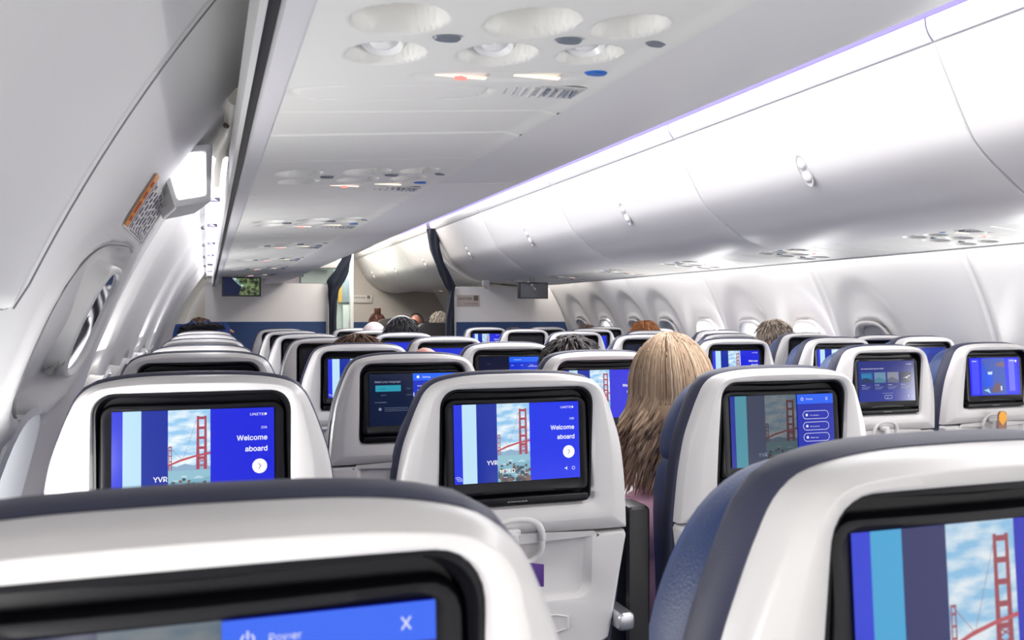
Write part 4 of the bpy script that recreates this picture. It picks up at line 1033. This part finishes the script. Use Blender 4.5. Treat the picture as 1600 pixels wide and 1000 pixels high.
person('bald person, pinkish crown leaning before a far seat in the left aisle column', .915, 3.16, H-(541-492)*3.2/1400+.012, None, '465064', skin=BODY_P, lean=math.radians(-9))
def band(t):
    mb = MB(); pts = [(.100*math.cos(a), -.005, HZ+.128*math.sin(a)) for a in [PI*k/20 for k in range(21)]]; mb.tube(pts, .010, 8, flat=.6); part('headband', mb, M_GREY, t, ang=60)
person('person with black hair and a thick grey headband near the curtain', 1.0, 4.82, H-(499-492)*4.87/1400, short_hair(BLACK_H, 3, 700, .06, .014), '20222A', extras=band)
def knit(t):
    mb = MB(); k = 12; L = []
    for i in range(k+1):
        th = PI*.56*i/k; L.append([((.088+.002*math.cos(18*2*PI*j/72))*math.sin(th)*math.cos(2*PI*j/72), .106*math.sin(th)*math.sin(2*PI*j/72), HZ+.002+.122*math.cos(th)) for j in range(72)])
    mb.loft(L); part('knit_cap', mb, mat('cap_white', hexc('D8CCCE'), .9, bump=.5, bscale=250), t, ang=70)
person('person in a white knit cap two rows behind the curtain', .975, 5.52, H-(506-492)*5.5/1400, None, '8890A0', extras=knit)
person('person with short brown hair, crown at the front right aisle seat', 1.955, 5.72, H-(512-492)*6.03/1400, short_hair(GREY_D, 5, 400, .04, .006), '3A3A44')
person('person with auburn hair, crown in the right middle column', 2.52, 4.90, H-(503.5-492)*5.4/1400, short_hair(ORANGE, 6, 600, .05, .012), '4C4440')
person('man with short grey brown hair by the right wall, head turned left', 2.85, 4.06, H-(501-492)*4.75/1400+.002, short_hair(GREYB, 7, 900, .04, .007), 'A0A4B0', turn=.55)
person('person by the right wall near the divider, small brown crown', 2.86, 6.55, H-(508-492)*7.0/1400, short_hair(BROWN, 8, 300, .04, .006), '50505A')
def bun(t):
    rg = random.Random(4); P = []
    for i in range(120):
        a = rg.uniform(0, 2*PI); c = Vector((0, -.02, HZ+.135)); pts = [c+Vector((.034*math.cos(a+k*.5), .03*math.sin(a+k*.5), .030*math.sin(k*.7+i))) for k in range(6)]; P.append((pts, [.004]*6, rg.random()))
    obj('bun', strands(P, RED), t)
person('person with a red brown hair bun beyond the curtain', 1.885, 10.45, H+.02, short_hair(RED, 9, 400, .05, .008), '6A4A44', extras=bun, group='passengers beyond the curtain')
def phones(t):
    mb = MB(); pts = [(.092*math.cos(a), .0, HZ+.122*math.sin(a)) for a in [PI*k/20 for k in range(21)]]; mb.tube(pts, .006, 8); 
    for s in (-1, 1): mb.ell((s*.092, 0, HZ-.005), (.018, .034, .038))
    part('headphones', mb, M_BLACK, t, ang=60)
person('bald man with black headphones beyond the curtain', 2.30, 10.25, H+.005, None, '50505C', skin=BODY_P, extras=phones, group='passengers beyond the curtain')
person('person with pale curly hair beside the right curtain, beyond it', 2.30, 9.12, H+.012, short_hair(PALE, 12, 700, .03, .020, grow=2), '8A8C94', group='passengers beyond the curtain')
# passenger in the front left window seat: right arm raised, hand resting on the seat top; jacket and scarf hang over the seat back
def body_raised():
    mb = MB()
    mb.ell((0, 0, HZ), (.073, .092, .108)); mb.ell((0, .035, HZ-.05), (.058, .065, .065)); mb.ell((0, .100, HZ-.02), (.012, .018, .022)); mb.ell((0, .085, HZ-.095), (.028, .022, .018))
    for s in (-1, 1): mb.ell((s*.075, -.005, HZ-.01), (.010, .018, .030))
    limb(mb, (0, -.012, HZ-.08), (0, -.03, HZ-.19), .052, .062)
    mb.ell((0, -.03, HZ-.27), (.17, .085, .085)); mb.ell((0, -.02, HZ-.38), (.155, .095, .15)); mb.ell((0, .0, HZ-.55), (.14, .10, .14)); mb.ell((0, .03, .50), (.17, .12, .10))
    limb(mb, (-.175, -.03, HZ-.25), (-.20, .04, HZ-.52), .050, .038); limb(mb, (-.20, .04, HZ-.52), (-.10, .26, .60), .036, .026); mb.ell((-.085, .30, .595), (.040, .045, .016))
    limb(mb, (.175, -.03, HZ-.25), (.215, .06, HZ-.17), .050, .038); limb(mb, (.215, .06, HZ-.17), (.145, -.235, HZ+.018), .036, .024)
    mb.ell((.135, -.285, HZ+.036), (.040, .045, .017))
    for f in range(4):
        x = .100+.022*f; limb(mb, (x, -.315, HZ+.040), (x-.004, -.355, HZ+.034), .0100, .0092, 2); limb(mb, (x-.004, -.355, HZ+.034), (x-.006, -.366, HZ+.006), .0092, .0080, 2)
    limb(mb, (.17, -.27, HZ+.03), (.195, -.315, HZ+.02), .011, .009, 2)
    for s in (-1, 1):
        limb(mb, (s*.09, .06, .50), (s*.11, .42, .52), .080, .058); limb(mb, (s*.11, .42, .52), (s*.11, .44, .10), .054, .038); mb.ell((s*.11, .50, .055), (.042, .10, .035))
    return mb
t = person('passenger in the front left window seat, hand resting on the seat top', -.045, 6.30, H-.014, short_hair(BROWN, 14, 300, .03, .004), '24345C', skin=remeshed(body_raised(), 'body', SKIN, .0080), group=None)
t = thing('jacket', 'navy blue jacket draped over the front left window seat', 'jacket', (XA-.01, 5.90, 1.0))
mb = MB(); L = []
for i in range(15):
    f = i/14; row = []
    for k in range(33):
        u = k/32*2-1; x = u*(.155+.045*f); top = .205*(1-.10*abs(u)**4)
        row.append((x+.006*math.sin(9*u+f*5), -.05-.035*f+.008*math.sin(14*u+2*f), top-.20*f+.006*math.sin(11*u)))
    L.append(row)
back = [[(p[0], .11+(.11-(p[1]+.05))*0, p[2]) for p in r] for r in L]
mb.loft(L[::-1]+back, closed=False); part('cloth', mb, mat('jacket_navy', hexc('1E3A7A'), .8, bump=.3, bscale=300), t, ang=70)
rg = random.Random(8); P = []
for i in range(320):
    x = rg.uniform(-.13, .10); y = rg.uniform(-.03, .02); z = .02+.03*(1-(x/.14)**2)*rg.random(); a = rg.uniform(-.6, .6)
    P.append(([(x, y, z), (x+.02*math.cos(a), y-.01, z+.012*rg.uniform(-.4, 1)), (x+.045*math.cos(a), y-.012, z-.010)], [.003, .003, .001], rg.random()))
o = obj('scarf', strands(P, BLACK_H, base=lambda m: m.ell((-.02, 0, .0), (.12, .03, .035))), None, (XA-.02, 5.80, 1.148)); tag(o, 'shaggy black scarf lying against the navy jacket over the front left seat', 'scarf')

# ------------------------------------------------------------------ small things
t = thing('tag_card', 'orange and brown card hooked on the latch of the far right seat', 'card', (XE-.012, 2.185, .905))
mb = MB(); fr = rrect(.017, -.045, .040, .012, .004); mb.loft([[(x, y, z) for x, z in fr] for y in (0, .004)], cap0=True, cap1=True); part('card', mb, mat('card_brown', hexc('8A6458'), .6), t)
mb = MB(); mb.add([(-.016, -.001, .012), (-.016, -.001, .026), (-.008, -.001, .039), (.008, -.001, .039), (.016, -.001, .026), (.016, -.001, .012), (0, -.001, -.006)], [[0, 6, 5, 4, 3, 2, 1]]); part('orange_flap', mb, mat('card_orange', hexc('E8A028'), .5), t)
mb = MB(); mb.box((0, 0, 0), (.004, .03, .034), bev=.0008); o = part('purple_card', mb, mat('card_purple', hexc('4A2478'), .5)); o.location = (XB+.018, 1.29, .851); o.rotation_euler = (0, 0, .9); tag(o, 'small purple card tucked at the tray of the seat reading 20B', 'card')
mb = MB(); mb.box((0, 0, 0), (.030, .07, .030), bev=.010); o = part('armrest_pivot', mb, M_METAL); o.location = (XB+.186, 1.345, .752)
tag(o, 'silver armrest pivot cap low beside the seat reading 20B', 'pivot')
